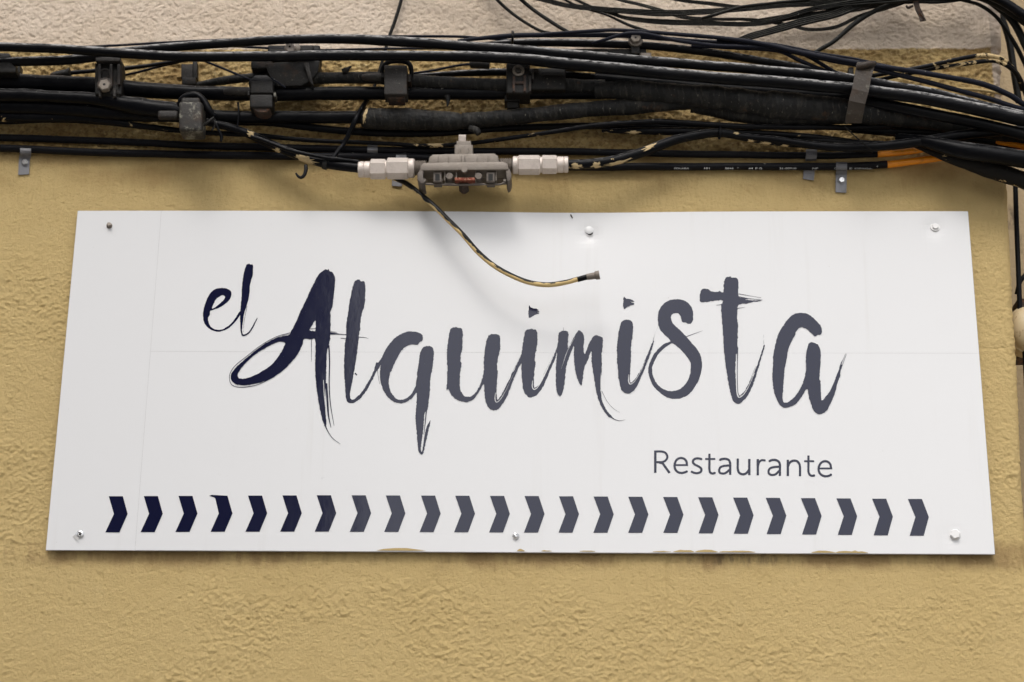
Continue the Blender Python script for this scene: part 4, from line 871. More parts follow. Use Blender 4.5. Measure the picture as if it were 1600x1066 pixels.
# black mass at the top right corner
for i, (P_, w_, lb) in enumerate([([(1505, -14), (1540, -4), (1575, 14), (1612, 40)], 16, 'thick black cable cutting the top right corner, nearest the wall'),
                             ([(1530, -14), (1566, 2), (1600, 24), (1640, 50)], 15, 'thick black cable cutting the top right corner, outermost'),
                             ([(1545, 0), (1580, 30), (1602, 70), (1622, 120)], 12, 'black cable falling steeply at the top right corner'),
                             ([(1562, 20), (1576, 60), (1584, 110), (1592, 160)], 11, 'black cable hanging straight down beside the top right corner')]):
    cable('thick_cable', [(x, y, (.06, .075, .045, -.10)[i]+0.0*k, w_) for k, (x, y) in enumerate(P_)], M_FLAT if i != 1 else M_BLK, lb, 'cable', 'black cables at the top right corner', seed=40+i)
# diagonal drop wire top left
cable('drop_wire', [(634, -30, .014, 5.5), (627, 0, .014, 5.5), (618, 30, .014, 5.5), (608, 58, .014, 5.5), (596, 100, .013, 5), (585, 135, .014, 5), (573, 160, .016, 6)], M_FLAT,
    'single wire slanting down from the top edge left of centre into the bundle', 'wire', None, sides=8, seed=45, dent=.05)
cable('tie_strip', [(576, 152, .03, 7), (566, 168, .045, 8), (556, 186, .058, 8), (546, 208, .05, 8), (536, 226, .045, 7), (528, 236, .05, 7), (519, 250, .06, 6)], M_BLK,
    'flat black tie slanting behind the taped cable down to the connector branch', 'cable tie', None, sides=10, seed=46, flat=(2.5, 1))
# left group
cable('thick_cable', [(-150, 118, .05, 21), (0, 128, .05, 28), (90, 131, .05, 27), (160, 135, .05, 26), (225, 141, .05, 25), (300, 145, .05, 23), (380, 147, .05, 22), (440, 147, .05, 22), (600, 146, .05, 21), (700, 146, .05, 20), (786, 146, .05, 20), (945, 146, .05, 18)], M_BLK,
    'heavy black cable along the middle of the left half, passing behind the hex bolt clamp', 'cable', GT, dent=.05, sides=16, seed=50)
D1 = CAB['D1'] = bpy.data.objects[list(o_geom)[-1]]
cable('thick_cable', [(300, 134, .034, 8), (345, 127, .036, 12), (384, 122, .04, 14), (420, 121, .045, 14), (492, 122.5, .055, 18), (560, 121.5, .056, 18), (598, 122, .056, 21), (642, 127, .056, 21), (720, 131, .058, 21), (786, 134, .06, 21), (860, 134, .06, 22), (945, 137, .06, 24)], M_TAPE,
    'taped dirty black cable above the long middle cable, entering the square grey box', 'cable', GT, dent=.1, sides=16, seed=51)
cable('thick_cable', [(640, 120, .034, 8), (690, 117, .034, 9), (740, 114, .034, 11), (792, 113, .034, 12), (880, 117, .034, 12), (960, 124, .034, 12)], M_DUSTY,
    'dusty black cable rising behind the rusty bolted clamp', 'cable', GT, dent=.03, sides=12, seed=52)
cable('capped_cable', [(108, 114, .03, 7), (150, 110.5, .03, 7), (200, 106.5, .03, 7), (252, 100, .03, 6), (300, 93, .035, 6)], M_BLK,
    'short loose cable end with a conical rubber cap at the far left', 'cable', None, sides=10, seed=53)
CE = bpy.data.objects[list(o_geom)[-1]]
cable('rubber_cap', [(79, 118, .032, 6), (83, 117.4, .032, 10), (96, 115.8, .032, 13), (106, 114.4, .032, 14), (107, 114.3, .032, 17), (110, 113.9, .032, 17), (111, 113.8, .032, 8)], M_BOX, parent=CE, sides=14, seg=1.5, dent=0)
cable('thin_wire', [(190, 119, .02, 4), (216, 113, .02, 4), (250, 104, .024, 4), (290, 95, .03, 4)], M_THIN, 'thin black wire rising right of the hex bolt clamp', 'wire', None, sides=8, seed=54)
cable('thin_wire', [(318, 95, .04, 4), (345, 106, .042, 4), (380, 120, .045, 4), (395, 126, .05, 4)], M_THIN, 'thin black wire slanting down to the left brown box', 'wire', None, sides=8, seed=55)
cable('thin_wire', [(645, 115, .046, 4), (680, 110, .046, 4), (715, 103, .05, 4), (740, 100, .055, 5)], M_THIN, 'thin black wire rising from the square grey box to a small plug', 'wire', None, sides=8, seed=56)
tw = bpy.data.objects[list(o_geom)[-1]]
cable('plug', [(734, 101, .056, 8), (738, 100.6, .056, 12), (752, 101, .056, 13), (765, 102.5, .056, 12)], M_BOX, parent=tw, sides=12, seg=2, dent=0)
cable('thick_cable', [(-150, 147, .062, 22), (0, 149, .062, 22), (90, 152, .062, 20), (150, 156, .062, 22), (210, 166, .062, 28), (270, 173, .060, 27), (312, 178, .056, 22)], M_BLK,
    'thick taped cable swelling toward the crusted grey box at the left', 'cable', GT, dent=.06, sides=16, seed=57)
cable('thick_cable', [(-150, 164, .046, 22), (0, 168, .046, 24), (90, 170, .046, 24), (180, 177, .046, 24), (260, 183, .044, 16), (330, 188, .04, 14), (420, 192, .03, 12), (510, 202, .026, 12), (600, 208, .024, 12), (700, 207.5, .024, 11), (780, 201, .024, 11), (870, 197.5, .024, 11), (990, 196.5, .03, 11), (1080, 201, .034, 11), (1128, 206, .036, 12), (1200, 212, .036, 12), (1300, 222, .036, 12), (1380, 226, .036, 12)], M_BLK,
    'long dark cable running low behind the taped joint across the middle', 'cable', GT, dent=.04, sides=12, seed=58)
cable('thick_cable', [(-150, 178, .04, 15), (0, 183, .04, 16), (120, 185, .04, 15), (180, 191, .038, 12), (230, 198, .034, 9), (300, 206, .03, 8), (390, 211, .024, 8), (480, 219, .022, 7), (600, 224.5, .022, 6.5), (660, 227.5, .022, 6.5), (720, 225, .024, 6.5), (780, 218, .03, 7), (870, 205, .042, 7), (930, 196, .05, 8), (1000, 191.5, .052, 9), (1035, 190, .052, 9), (1110, 195, .052, 9), (1170, 198, .052, 9), (1300, 199.5, .05, 9), (1440, 196, .045, 10), (1520, 190, .04, 10)], M_FLECK,
    'slim paint specked cable dipping behind the metal tap and rising again to the right', 'cable', GT, dent=.04, sides=12, seed=59)
H1 = bpy.data.objects[list(o_geom)[-1]]
patch_on(H1, 680, 26, -1.5, 1.9, seed=3)
cable('thick_cable', [(-150, 188, .024, 9), (0, 190, .024, 9), (70, 188, .022, 8), (160, 192, .022, 7), (260, 203, .02, 7), (340, 209, .02, 7)], M_BLK, 'lowest ragged dark cable of the left hand bundle', 'cable', GT, dent=.1, sides=12, seed=60)
cable('thick_cable', [(-150, 156, .030, 26), (0, 160, .030, 26), (120, 164, .03, 24), (230, 176, .03, 20), (330, 186, .03, 12)], M_BLK, 'dark cable deep inside the left hand bundle', 'cable', GT, dent=.05, sides=12, seed=160)
# taped middle
cable('thick_cable', [(322, 181, .048, 19), (400, 183.5, .044, 19.5), (480, 183.5, .04, 19.5), (572, 184, .042, 20)], M_BLK, 'heavy smooth black cable leading from the crusted box to the taped joint', 'cable', GT, dent=.03, sides=16, seed=61)
G1 = cable('taped_cable', [(568, 184, .045, 26), (573, 185, .045, 34), (600, 186, .045, 35), (660, 187.5, .045, 33), (700, 189, .045, 30), (715, 189.5, .045, 26), (721, 189.5, .045, 21), (726, 189, .045, 24), (760, 187, .045, 25), (810, 182, .047, 24), (900, 173, .052, 24), (1000, 165.5, .056, 24), (1080, 160, .058, 22), (1150, 162, .058, 20)], M_TAPE,
    'thick taped joint with wrapped rings and a bare gap in its middle', 'cable', GT, dent=.08, sides=18, seed=62)
patch_on(G1, 571, 6, -0.9, 0.9, seed=5)
cable('thick_cable', [(930, 142, .062, 26), (970, 141, .068, 30), (1020, 144, .07, 32), (1110, 152, .07, 35), (1200, 163, .07, 40), (1260, 168, .068, 42), (1330, 174, .066, 38), (1400, 182, .06, 32), (1480, 194, .055, 26), (1600, 215, .05, 22), (1720, 235, .05, 20)], M_TAPE,
    'fattest taped trunk of the bundle right of the middle, passing under the strap', 'cable', GT, dent=.10, sides=20, seed=63)
cable('thick_cable', [(1080, 166, .05, 20), (1120, 172, .05, 24), (1180, 182, .05, 26), (1250, 186, .05, 22), (1330, 184, .05, 20), (1420, 190, .05, 20)], M_TAPE, 'taped bulge slung under the fattest trunk', 'cable', GT, dent=.1, sides=16, seed=64)
cable('thick_cable', [(930, 122, .05, 20), (1000, 128, .055, 20), (1100, 138, .06, 20), (1200, 145, .06, 20), (1300, 152, .062, 18), (1350, 158, .08, 18), (1410, 169, .085, 18), (1470, 181, .085, 18), (1530, 193, .085, 18), (1600, 210, .085, 19), (1720, 240, .08, 19)], M_BLK,
    'smooth black cable emerging from under the strap, second of the fan to the right edge', 'cable', GT, dent=.02, sides=16, seed=65)
cable('thick_cable', [(1330, 200, .035, 16), (1400, 205, .035, 18), (1480, 210, .035, 20), (1560, 222, .035, 18), (1720, 250, .03, 18)], M_BLK, 'black cable deep in the fan at the right, above the orange piece', 'cable', GT, seed=66)
cable('thick_cable', [(1130, 210, .046, 9), (1200, 217, .046, 11), (1290, 229, .048, 13), (1368, 229, .052, 15), (1440, 221, .058, 16), (1500, 211, .066, 16), (1560, 205, .07, 16), (1680, 200, .07, 16)], M_BLK,
    'black cable sagging right of the strap and climbing under the fan', 'cable', GT, dent=.03, sides=14, seed=67)
cable('thick_cable', [(1400, 214, .045, 12), (1450, 222, .06, 20), (1500, 234, .07, 27), (1560, 243, .075, 28), (1620, 252, .075, 28), (1720, 266, .07, 28)], M_BLK,
    'broad black cable leaving at the right edge, second from the bottom of the fan', 'cable', GT, dent=.03, sides=16, seed=68)
LB = cable('thick_cable', [(1410, 220, .032, 6), (1440, 231, .034, 9), (1470, 242, .04, 15), (1500, 251, .045, 22), (1540, 262, .045, 26), (1600, 282, .045, 28), (1720, 322, .04, 26)], cable_mat('ragged_sheath', dust=0.8, fleck=0.1, rough=0.6, base=(0.012, 0.011, 0.010)),
    'lowest ragged black cable of the fan at the right edge', 'cable', GT, dent=.12, sides=16, seed=69)
# branches to the tap
J1 = cable('branch_cable', [(322, 190, .05, 12), (355, 198, .046, 13), (390, 210, .04, 13), (420, 224, .04, 14), (465, 243, .044, 14), (505, 255, .048, 15), (530, 259, .05, 15.5), (562, 262.5, .05, 15.5)], M_BLK,
    'black branch cable curving down to the left connector of the metal tap', 'cable', None, dent=.02, sides=16, seed=70)
patch_on(J1, 436, 14, -2.2, -0.4, seed=7); patch_on(J1, 481, 30, -1.9, 0.1, seed=8); patch_on(J1, 470, 14, -1.6, 0.3, seed=9); patch_on(J1, 394, 10, -0.9, 0.7, seed=10)
cable('collar', [(505, 255.5, .048, 16.5), (509, 256.5, .048, 17.5), (512, 257.2, .048, 16.5)], M_TAPE, parent=J1, seg=1.5, dent=0)
cable('thin_cable', [(392, 214, .052, 6), (410, 219, .055, 6), (450, 234, .060, 6), (480, 241, .060, 6), (510, 247, .060, 6), (540, 250.5, .058, 5.5), (562, 254, .056, 5)], M_BLK,
    'slim black cable riding on top of the left branch cable', 'cable', None, sides=10, seed=71)
J2 = cable('branch_cable', [(885, 257.5, .05, 15), (920, 256.5, .05, 15.5), (960, 250.5, .048, 16), (1005, 238, .046, 15.5), (1050, 220.5, .046, 15), (1085, 212.5, .046, 14), (1125, 208, .046, 14), (1170, 216, .042, 12), (1230, 224, .038, 11), (1300, 229, .034, 10), (1362, 236.5, .03, 8)], M_FLECK,
    'paint chipped black branch cable rising from the right connector of the metal tap', 'cable', None, dent=.03, sides=16, seed=72)
patch_on(J2, 1017, 22, -0.3, 0.7, seed=11); patch_on(J2, 901, 16, -1.6, -0.2, seed=12); patch_on(J2, 932, 12, -1.6, -0.1, seed=13); patch_on(J2, 962, 40, -1.5, -0.7, seed=14); patch_on(J2, 1175, 12, -1.7, -0.3, seed=15)
patch_on(J2, 1200, 16, -1.8, -0.5, seed=16); patch_on(J2, 1228, 10, -1.8, -0.5, seed=17); patch_on(J2, 1150, 8, -0.3, 0.5, seed=18); patch_on(J2, 1320, 30, -1.8, -0.8, seed=19)
cable('thick_cable', [(940, 205, .034, 5), (985, 205, .036, 10), (1040, 206, .038, 12), (1085, 206, .04, 13), (1130, 207, .042, 12), (1180, 208, .042, 10), (1260, 213, .04, 10), (1330, 221, .036, 9)], M_FLECK,
    'painted cable meeting the right branch cable above the wall clips', 'cable', GT, dent=.03, sides=12, seed=73)
patch_on(bpy.data.objects[list(o_geom)[-1]], 990, 22, -1.5, -0.4, seed=21)
cable('cable_tie', [(1124, 190, .03, 3), (1125, 196, .052, 4), (1125, 208, .058, 4), (1124, 216, .05, 4), (1122, 214, .03, 3)], M_BLK, 'narrow black tie round the cables right of the branch', 'cable tie', None, sides=8, seg=2, seed=74)
cable('cable_tie', [(800, 71, .075, 4), (801, 60, .10, 4), (802, 52, .10, 4), (801, 50, .09, 5)], M_BLK, 'black tie sticking up over the top wires near the centre', 'cable tie', None, sides=8, seg=2, seed=75)
cable('wire_hook', [(478, 258, .05, 6), (478, 266, .052, 6), (475, 274, .053, 5.5), (470, 277.5, .053, 5), (465, 274.5, .053, 4), (462.5, 270.5, .053, 3)], M_CLEAN, 'small black curled tie end hanging under the left branch cable', 'cable tie', None, sides=10, seg=1.5, seed=76)
cable('thin_wire', [(1320, 198, .075, 2), (1335, 212, .075, 2), (1350, 225, .07, 2), (1364, 236, .06, 2)], M_FLAT, 'fine pale wire trailing below the strap', 'wire', None, sides=6, seed=77)
# hanging coax over the sign
CX = cable('coax_cable', [(616, 279, .020, 6), (634, 286, .030, 8), (656, 303, .042, 8), (679, 323, .05, 8), (697, 341, .055, 8), (724, 368, .060, 8), (746, 393, .062, 8), (769, 413, .064, 8), (796, 429, .066, 8), (825, 441, .067, 8), (854, 445, .068, 8), (881, 441.5, .069, 8), (904, 436, .070, 8)], M_COAX,
    'loose half painted coaxial cable dangling in front of the white sign', 'cable', None, dent=.03, sides=14, seg=3, seed=0)
cable('heat_shrink', [(902, 436.6, .070, 8.6), (912, 433.8, .070, 8.8), (921, 431.6, .070, 9)], M_BLK, parent=CX, seg=2, dent=0)
cn = cable('plug', [(917, 432.4, .070, 9.5), (924, 431.4, .071, 10.5), (930, 430.4, .0715, 11), (930.5, 430.3, .0715, 13.5), (936.5, 429.3, .072, 14)], M_CAST, parent=CX, seg=1.2, dent=0, sides=16, caps=False)
A_, P_, T_, N_, B_, R__ = o_geom[cn.name]
hl = disc_profile('plug_bore', P_[-1]-T_[-1]*0.001, [(R__[-1]*0.72, 0), (R__[-1]*0.72, 0.0002)], 16, M_HOLE, None, axis=Vector(T_[-1])); hl.parent = cn
V = []
rim = disc_profile('plug_rim', P_[-1]-T_[-1]*0.0004, [(R__[-1]*1.0, -0.001), (R__[-1]*1.02, 0.0005), (R__[-1]*0.82, 0.0006), (R__[-1]*0.74, -0.0006), (R__[-1]*0.1, -0.0007)], 16, M_CAST, None, axis=Vector(T_[-1])); rim.parent = cn
hl2 = disc_profile('bore', P_[-1]-T_[-1]*0.0002, [(R__[-1]*0.70, 0), (R__[-1]*0.68, 0.0003)], 16, M_HOLE, None, axis=Vector(T_[-1])); bpy.data.objects.remove(hl); hl2.parent = cn

# ---------------------------------------------------------------- boxes, clamps, straps
def pbox(name, x0, y0, x1, y1, db, df, mat, parent, bev=0.002, taper=0.0):
    """box whose front face covers this rectangle of the photo at depth df, reaching back to db"""
    bm = bmesh.new()
    c = [W(x, y, df) for x, y in ((x0, y0), (x1, y0), (x1, y1), (x0, y1))]
    cen = sum(c)/4
    fr = [bm.verts.new(p) for p in c]; bk = [bm.verts.new((p+(p-cen)*taper)*[1, 0, 1]+np.array([0, -db, 0])) for p in c]
    bm.faces.new(fr); bm.faces.new(bk[::-1])
    for i in range(4): j = (i+1) % 4; bm.faces.new((fr[i], bk[i], bk[j], fr[j]))
    bmesh.ops.recalc_face_normals(bm, faces=bm.faces)
    if bev: bmesh.ops.bevel(bm, geom=bm.edges[:], offset=bev, segments=3, profile=0.6, affect='EDGES')
    o = bm_obj(name, bm, mat, None); o.data.shade_smooth(); o.data.set_sharp_from_angle(angle=R_(40))
    attach(o, parent) if parent is not None else None
    return o
def poly_prism(name, pts, db, df, mat, parent, bev=0.0):
    bm = bmesh.new(); F_ = [bm.verts.new(W(x, y, df)) for x, y in pts]; K = [bm.verts.new(W(x, y, df)*[1, 0, 1]+np.array([0, -db, 0])) for x, y in pts]
    bm.faces.new(F_); bm.faces.new(K[::-1]); n = len(pts)
    for i in range(n): j = (i+1) % n; bm.faces.new((F_[i], K[i], K[j], F_[j]))
    bmesh.ops.recalc_face_normals(bm, faces=bm.faces)
    if bev: bmesh.ops.bevel(bm, geom=bm.edges[:], offset=bev, segments=2, profile=0.6, affect='EDGES')
    o = bm_obj(name, bm, mat, None); o.data.shade_smooth(); o.data.set_sharp_from_angle(angle=R_(40)); attach(o, parent); return o
def bolt(cx, cy, d, rpx, mat, parent, name='bolt', n=6, h=0.005, hole=True, rot=0.2):
    c = W(cx, cy, d); r = rpx*MPP(c)
    o = disc_profile(name, c, [(r, -0.004), (r, h*0.8), (r*0.85, h)], n, mat, None, rot=rot, smooth=(n > 8)); attach(o, parent)
    if hole:
        k = disc_profile('bolt_hole', c+np.array([0, -h, 0]), [(r*0.22, -0.001), (r*0.2, 0.0003)], 10, M_HOLE, None); k.parent = o; k.matrix_parent_inverse = Matrix.Identity(4)
        k.parent = o; k.matrix_parent_inverse = o.matrix_world.inverted() if False else Matrix.Identity(4)
        if parent is not None: k.matrix_parent_inverse = Matrix.Identity(4); 
    return o
# hex bolt clamp
t = thing('cable_clamp', W(168, 150, .06), 'grimy ribbed clamp with a round hex bolt gripping the heavy cable at the far left', 'clamp')
pbox('body', 148, 98, 190, 148, .045, .078, M_BOX, t, .003)
pbox('top_lip', 149, 88.5, 188, 96, .05, .088, M_BOXG, t, .002); pbox('base', 156, 140, 188, 152, .04, .075, M_BOX, t, .003)
for x_ in (153, 171, 183): pbox('rib', x_, 100, x_+4.5, 132, .075, .085, M_BOXG, t, .0012)
pbox('rib', 154, 138, 158, 151, .07, .082, M_BOXG, t, .0012); pbox('rib', 176, 138, 181, 151, .07, .082, M_BOXG, t, .0012)
bolt(164, 133, .083, 12, M_BOXG, t, 'flange', 24, .003, False); bolt(164, 134.5, .087, 10, M_CAST, t, 'hex_bolt', 6, .006, True)
cable('arched_strap', [(156, 118, .082, 3), (158, 111, .084, 3), (164, 108, .085, 3), (171, 111, .084, 3), (173, 118, .082, 3)], M_BOXG, parent=None, seg=2, dent=0); bpy.data.objects[list(o_geom)[-1]].name = 'arched_rib'; q = bpy.data.objects['arched_rib']; attach(q, t)
# crusted grey box
t = thing('junction_box', W(301, 205, .07), 'grey box crusted with pale lichen hanging on the cables at the left', 'box', 'small junction boxes on the bundle')
pbox('lid', 279, 158, 316, 204, .055, .094, M_BOXW, t, .006); pbox('top', 283, 152, 312, 163, .05, .088, M_BOXG, t, .004)
pbox('cable_inlet', 246, 172, 278, 184, .068, .080, M_BOXG, t, .0045)
cable('hood', [(280, 166, .07, 8), (284, 155, .076, 10), (296, 149, .078, 11), (310, 150, .078, 11), (320, 160, .078, 11), (326, 172, .076, 12), (335, 182, .07, 10)], M_BLK, seg=3); q = bpy.data.objects[list(o_geom)[-1]]; attach(q, t)
for i, P_ in enumerate([[(318, 196, .08, 5), (326, 190, .082, 4), (334, 184, .08, 4)], [(335, 186, .07, 4), (340, 200, .07, 4), (346, 214, .066, 5), (345, 221, .066, 4)], [(330, 184, .072, 3), (336, 194, .07, 3), (331, 204, .07, 3)], [(372, 160, .06, 3), (373, 178, .062, 3), (371, 198, .06, 3)]]):
    lb = ['frayed tape end beside the crusted grey box', 'black tape tail hanging right of the crusted grey box', 'short wire loop right of the crusted grey box', 'thin vertical wire left of the brown split box'][i]
    cable('tape_tail', P_, M_BOX if i % 2 == 0 else M_BLK, lb, 'tape', None, sides=8, seg=2, seed=80+i, dent=.2)
# brown split box
t = thing('junction_box', W(409, 175, .06), 'dark brown box split in two halves with a rounded rusty underside', 'box', 'small junction boxes on the bundle')
pbox('upper_half', 391, 126.5, 427, 146, .05, .082, M_BOX, t, .003); pbox('lower_half', 390, 147.2, 426, 168, .05, .082, M_BOX, t, .003)
poly_prism('underside', [(393, 166), (424, 166), (421, 172), (414, 175.5), (404, 175.5), (397, 172)], .05, .078, M_RUST, t, .002)
poly_prism('hood', [(388, 127), (398, 117), (417, 117), (432, 128), (430, 134), (388, 133)], .048, .075, M_BLK, t, .003)
pbox('latch', 427, 144, 431, 152, .06, .08, M_BOXW, t, .001); pbox('latch', 386.5, 142, 390, 149, .06, .08, M_BOX, t, .001)
cable('cable_inlet', [(350, 143, .066, 8), (362, 142, .068, 13), (376, 142.5, .068, 14), (388, 143, .066, 13)], M_BOXG, seg=2); attach(bpy.data.objects[list(o_geom)[-1]], t)
cable('thin_wire', [(424, 122, .08, 3), (436, 130, .082, 3), (446, 137, .08, 3)], M_THIN, 'thin wire leaving the top right of the brown split box', 'wire', None, sides=8, seg=2, seed=85)
# square grey box
t = thing('junction_box', W(619, 152, .06), 'square flat faced grey box under the lower heavy cable left of centre', 'box', 'small junction boxes on the bundle')
pbox('lid', 600, 101.5, 636, 148, .055, .086, M_BOXG, t, .0025); pbox('underside', 606, 148, 632, 154, .05, .078, M_RUST, t, .002)
pbox('latch', 595.5, 114, 600, 121, .06, .082, M_BOX, t, .001); pbox('latch', 636.5, 116, 642, 128, .06, .082, M_BOX, t, .001)
cable('hood', [(597, 126, .066, 6), (597, 108, .07, 7), (606, 98, .072, 8), (622, 95.5, .072, 8), (638, 99, .072, 8), (643, 112, .07, 7), (641, 126, .066, 6)], M_BLK, seg=3); attach(bpy.data.objects[list(o_geom)[-1]], t)
cable('cable_inlet', [(566, 120, .068, 7), (575, 120.5, .070, 12), (588, 121, .07, 14), (598, 121, .068, 14)], M_BOXG, seg=2); attach(bpy.data.objects[list(o_geom)[-1]], t)
# rusty bolted clamp with a post
t = thing('cable_clamp', W(810, 168, .05), 'rusty bolted clamp right of centre with a short dark post below it', 'clamp')
pbox('body', 791, 99, 828, 146, .04, .082, M_BOX, t, .003); pbox('side_plate', 826, 106, 884, 140, .04, .074, M_BOX, t, .003)
bolt(810, 111, .083, 9.5, M_CAST, t, 'flange', 24, .003, False); bolt(810, 111, .086, 5, M_BOXW, t, 'hex_bolt', 6, .004, True); bolt(823, 105, .083, 3.2, M_BOXG, t, 'small_bolt', 12, .003, True)
for x_ in (801, 818, 826): pbox('rib', x_, 118, x_+4, 143, .075, .086, M_RUST if x_ != 826 else M_BOXG, t, .001)
pbox('web', 800, 127, 822, 131, .075, .085, M_RUST, t, .001)
pbox('bracket_arm', 831, 107, 834, 124, .06, .085, M_BOXG, t, .001); pbox('bracket_arm', 834, 106.5, 842, 109.5, .06, .085, M_BOXG, t, .001)
pbox('post', 788, 148, 812, 158, .03, .06, M_BOX, t, .002); pbox('post', 792, 156, 810, 168, .03, .055, M_HOLE, t, .002)
pbox('slot', 846, 112, 880, 117, .07, .077, M_HOLE, t, .001)
# big dark casting with a hex nut behind the upper cables
t = thing('splice_casting', W(450, 135, .05), 'large dark casting with a pale hex nut behind the two upper cables', 'bracket')
poly_prism('body', [(414, 98), (500, 94), (497, 112), (486, 126), (470, 134), (430, 135), (418, 112)], .02, .068, M_BOX, t, .003)
pbox('left_arm', 392, 92, 425, 107, .03, .066, M_BOX, t, .003); poly_prism('fin', [(474, 98), (482, 97), (490, 134), (484, 128)], .064, .076, M_BOXG, t, .001)
pbox('upper_block', 418, 70, 500, 92, .03, .064, M_BOX, t, .004); pbox('side_lug', 468, 70, 490, 84, .05, .078, M_BOX, t, .003)
bolt(458, 77, .074, 12, M_CAST, t, 'flange', 20, .005, False); bolt(453.5, 76, .079, 8.5, M_ALU, t, 'hex_nut', 6, .007, True); 
# dark fittings near the grey nut
t = thing('splice_casting', W(960, 90, .05), 'small dark bracket with a grey hex nut poking above the third cable', 'bracket')
bolt(993, 63, .088, 11.5, M_CAST, t, 'flange', 20, .004, False); bolt(993, 61.5, .092, 8.5, M_CAST, t, 'hex_nut', 6, .006, True, .1)
pbox('plate', 880, 76, 1010, 92, .03, .078, M_BOX, t, .002); pbox('stem', 986, 66, 1000, 84, .06, .088, M_BOX, t, .002); pbox('tongue', 1000, 82, 1018, 93, .06, .084, M_CAST, t, .002)
pbox('tongue', 936, 80, 950, 88, .06, .082, M_CAST, t, .002)
# left edge plate and strap piece
t = thing('wall_bracket', W(8, 112, .05), 'dark bracket plate cut off by the left edge of the picture', 'bracket')
poly_prism('plate', [(-14, 82), (15, 83), (17, 98), (25, 106), (24, 113), (-14, 113)], .02, .088, M_BOX, t, .002); pbox('pin', 27, 100, 31, 114, .03, .05, M_BOX, t, .001)
t = thing('metal_strap', W(295, 130, .03), 'short dull strap standing up between the left cables', 'strap')
pbox('tab', 283, 100, 301, 122, .028, .033, M_BOXG, t, .001); pbox('tab_back', 301, 96, 308, 122, .015, .03, M_BOX, t, .001); pbox('foot', 284, 121, 306, 132, .03, .045, M_BOX, t, .002)
# torn tape tuft, drips
for P_, lb in (([(535, 112, .066, 9), (541, 110, .067, 10), (545, 107, .067, 6), (549, 104, .067, 3)], 'torn tape tuft on the taped cable left of centre'),
           ([(699, 150, .058, 9), (700, 158, .058, 6), (699, 166, .058, 3)], 'small torn tape spike pointing down at the centre'),
           ([(733, 200, .05, 10), (744, 204, .05, 13), (748, 210, .05, 9)], 'crumpled tape lump under the taped joint')):
    cable('tape_scrap', P_, M_TAPE, lb, 'tape', None, sides=8, seg=1.5, dent=.3, seed=len(lb))
# straps
def strip(name, pts, wpx, mat, parent, th=0.0014, dirx=None):
    """bent flat strip; pts=(px,py,d)"""
    P = W(np.array([p[0] for p in pts], float), np.array([p[1] for p in pts], float), np.array([p[2] for p in pts]))
    T = np.gradient(P, axis=0); T /= np.linalg.norm(T, axis=1)[:, None]
    X = np.array([1.0, 0, 0]) if dirx is None else np.array(dirx, float)
    X = X[None]-(T@X)[:, None]*T; X /= np.linalg.norm(X, axis=1)[:, None]; N = np.cross(X, T)
    V = []; n = len(P)
    for i in range(n):
        w = (wpx[i] if hasattr(wpx, '__len__') else wpx)*MPP(P[i])/2
        for a, b in ((-1, -1), (1, -1), (1, 1), (-1, 1)): V.append(P[i]+X[i]*w*a+N[i]*th/2*b)
    Fc = [(i*4+k, i*4+(k+1) % 4, (i+1)*4+(k+1) % 4, (i+1)*4+k) for i in range(n-1) for k in range(4)]+[(3, 2, 1, 0), tuple((n-1)*4+k for k in range(4))]
    bm = bmesh.new(); vs = [bm.verts.new(v) for v in V]
    for f in Fc: bm.faces.new([vs[i] for i in f])
    o = bm_obj(name, bm, mat, None); attach(o, parent); return o
M_STRAP = box_mat('tarnished_strap', (0.05, 0.04, 0.032), 0.35)
t = thing('metal_strap', W(1335, 190, .02), 'long tarnished metal strap clasped over the right hand cables', 'strap')
strip('band', [(1356, 100, .04), (1355, 96, .09), (1353, 100, .124), (1350, 112, .128), (1347, 126, .128), (1344, 142, .128), (1339, 160, .124), (1336, 178, .112), (1333, 192, .09)], [26, 27, 28, 27, 26, 26, 26, 26, 26], M_STRAP, t, .0018)
cable('rolled_end', [(1339, 106, .127, 9), (1346, 103, .130, 11), (1360, 100, .130, 11), (1367, 99, .126, 8)], M_BOXG, seg=2, dent=.1); attach(bpy.data.objects[list(o_geom)[-1]], t)
pbox('backing', 1326, 105, 1334, 118, .06, .10, M_BOX, t, .001)
def clip(px, cy, tab_y0, tab_y1, wpx, label, screw=None, r=.0055, dd=.010, lean=0):
    t = thing('wall_clip', W(px, tab_y1, 0), label, 'clip', 'metal clips holding the wall cables')
    z0 = 0.0028
    pts = []
    for k in range(9):
        a = math.pi*(0.55-k/8*1.02); pts.append((cy, a))
    P = []
    c = W(px, cy, dd)
    for k in range(9):
        a = math.pi*(0.62)-k/8*math.pi*1.12
        d_ = dd+(r+.0012)*math.cos(a*1.0-0.0) if False else dd+(r+.0012)*math.cos(a)
        zo = (r+.0012)*math.sin(a); P.append((px, cy-zo/MPP(c)*1.0-(d_-dd)*0*1, max(d_, z0)))
    P = [p for p in P if p[1] < tab_y0]+[(px-lean*0.4, tab_y0, z0+.0015), (px-lean*0.6, tab_y0+2, z0), (px-lean, tab_y1, z0)]
    strip('band', P, wpx, M_ZINC, t, .0013)
    if screw: bolt(screw[0], screw[1], z0+.0012, 5.0, M_SCREW, t, 'screw', 6, .0035, False); bolt(screw[0], screw[1]+.6, z0+.0006, 6.4, M_ZINC, t, 'washer', 20, .0012, False)
    return t
clip(40, 235, 246, 273, 17, 'grey clip with a bright screw at the far left under the wall cables', (39.5, 254), lean=3)
clip(1315, 260.2, 272, 301, 17, 'grey clip with a bright hex screw right of the other clips', (1315, 282), lean=1)
t = thing('wall_clip', W(1265, 283, 0), 'bare grey double clip holding both wall cables near the right', 'clip', 'metal clips holding the wall cables')
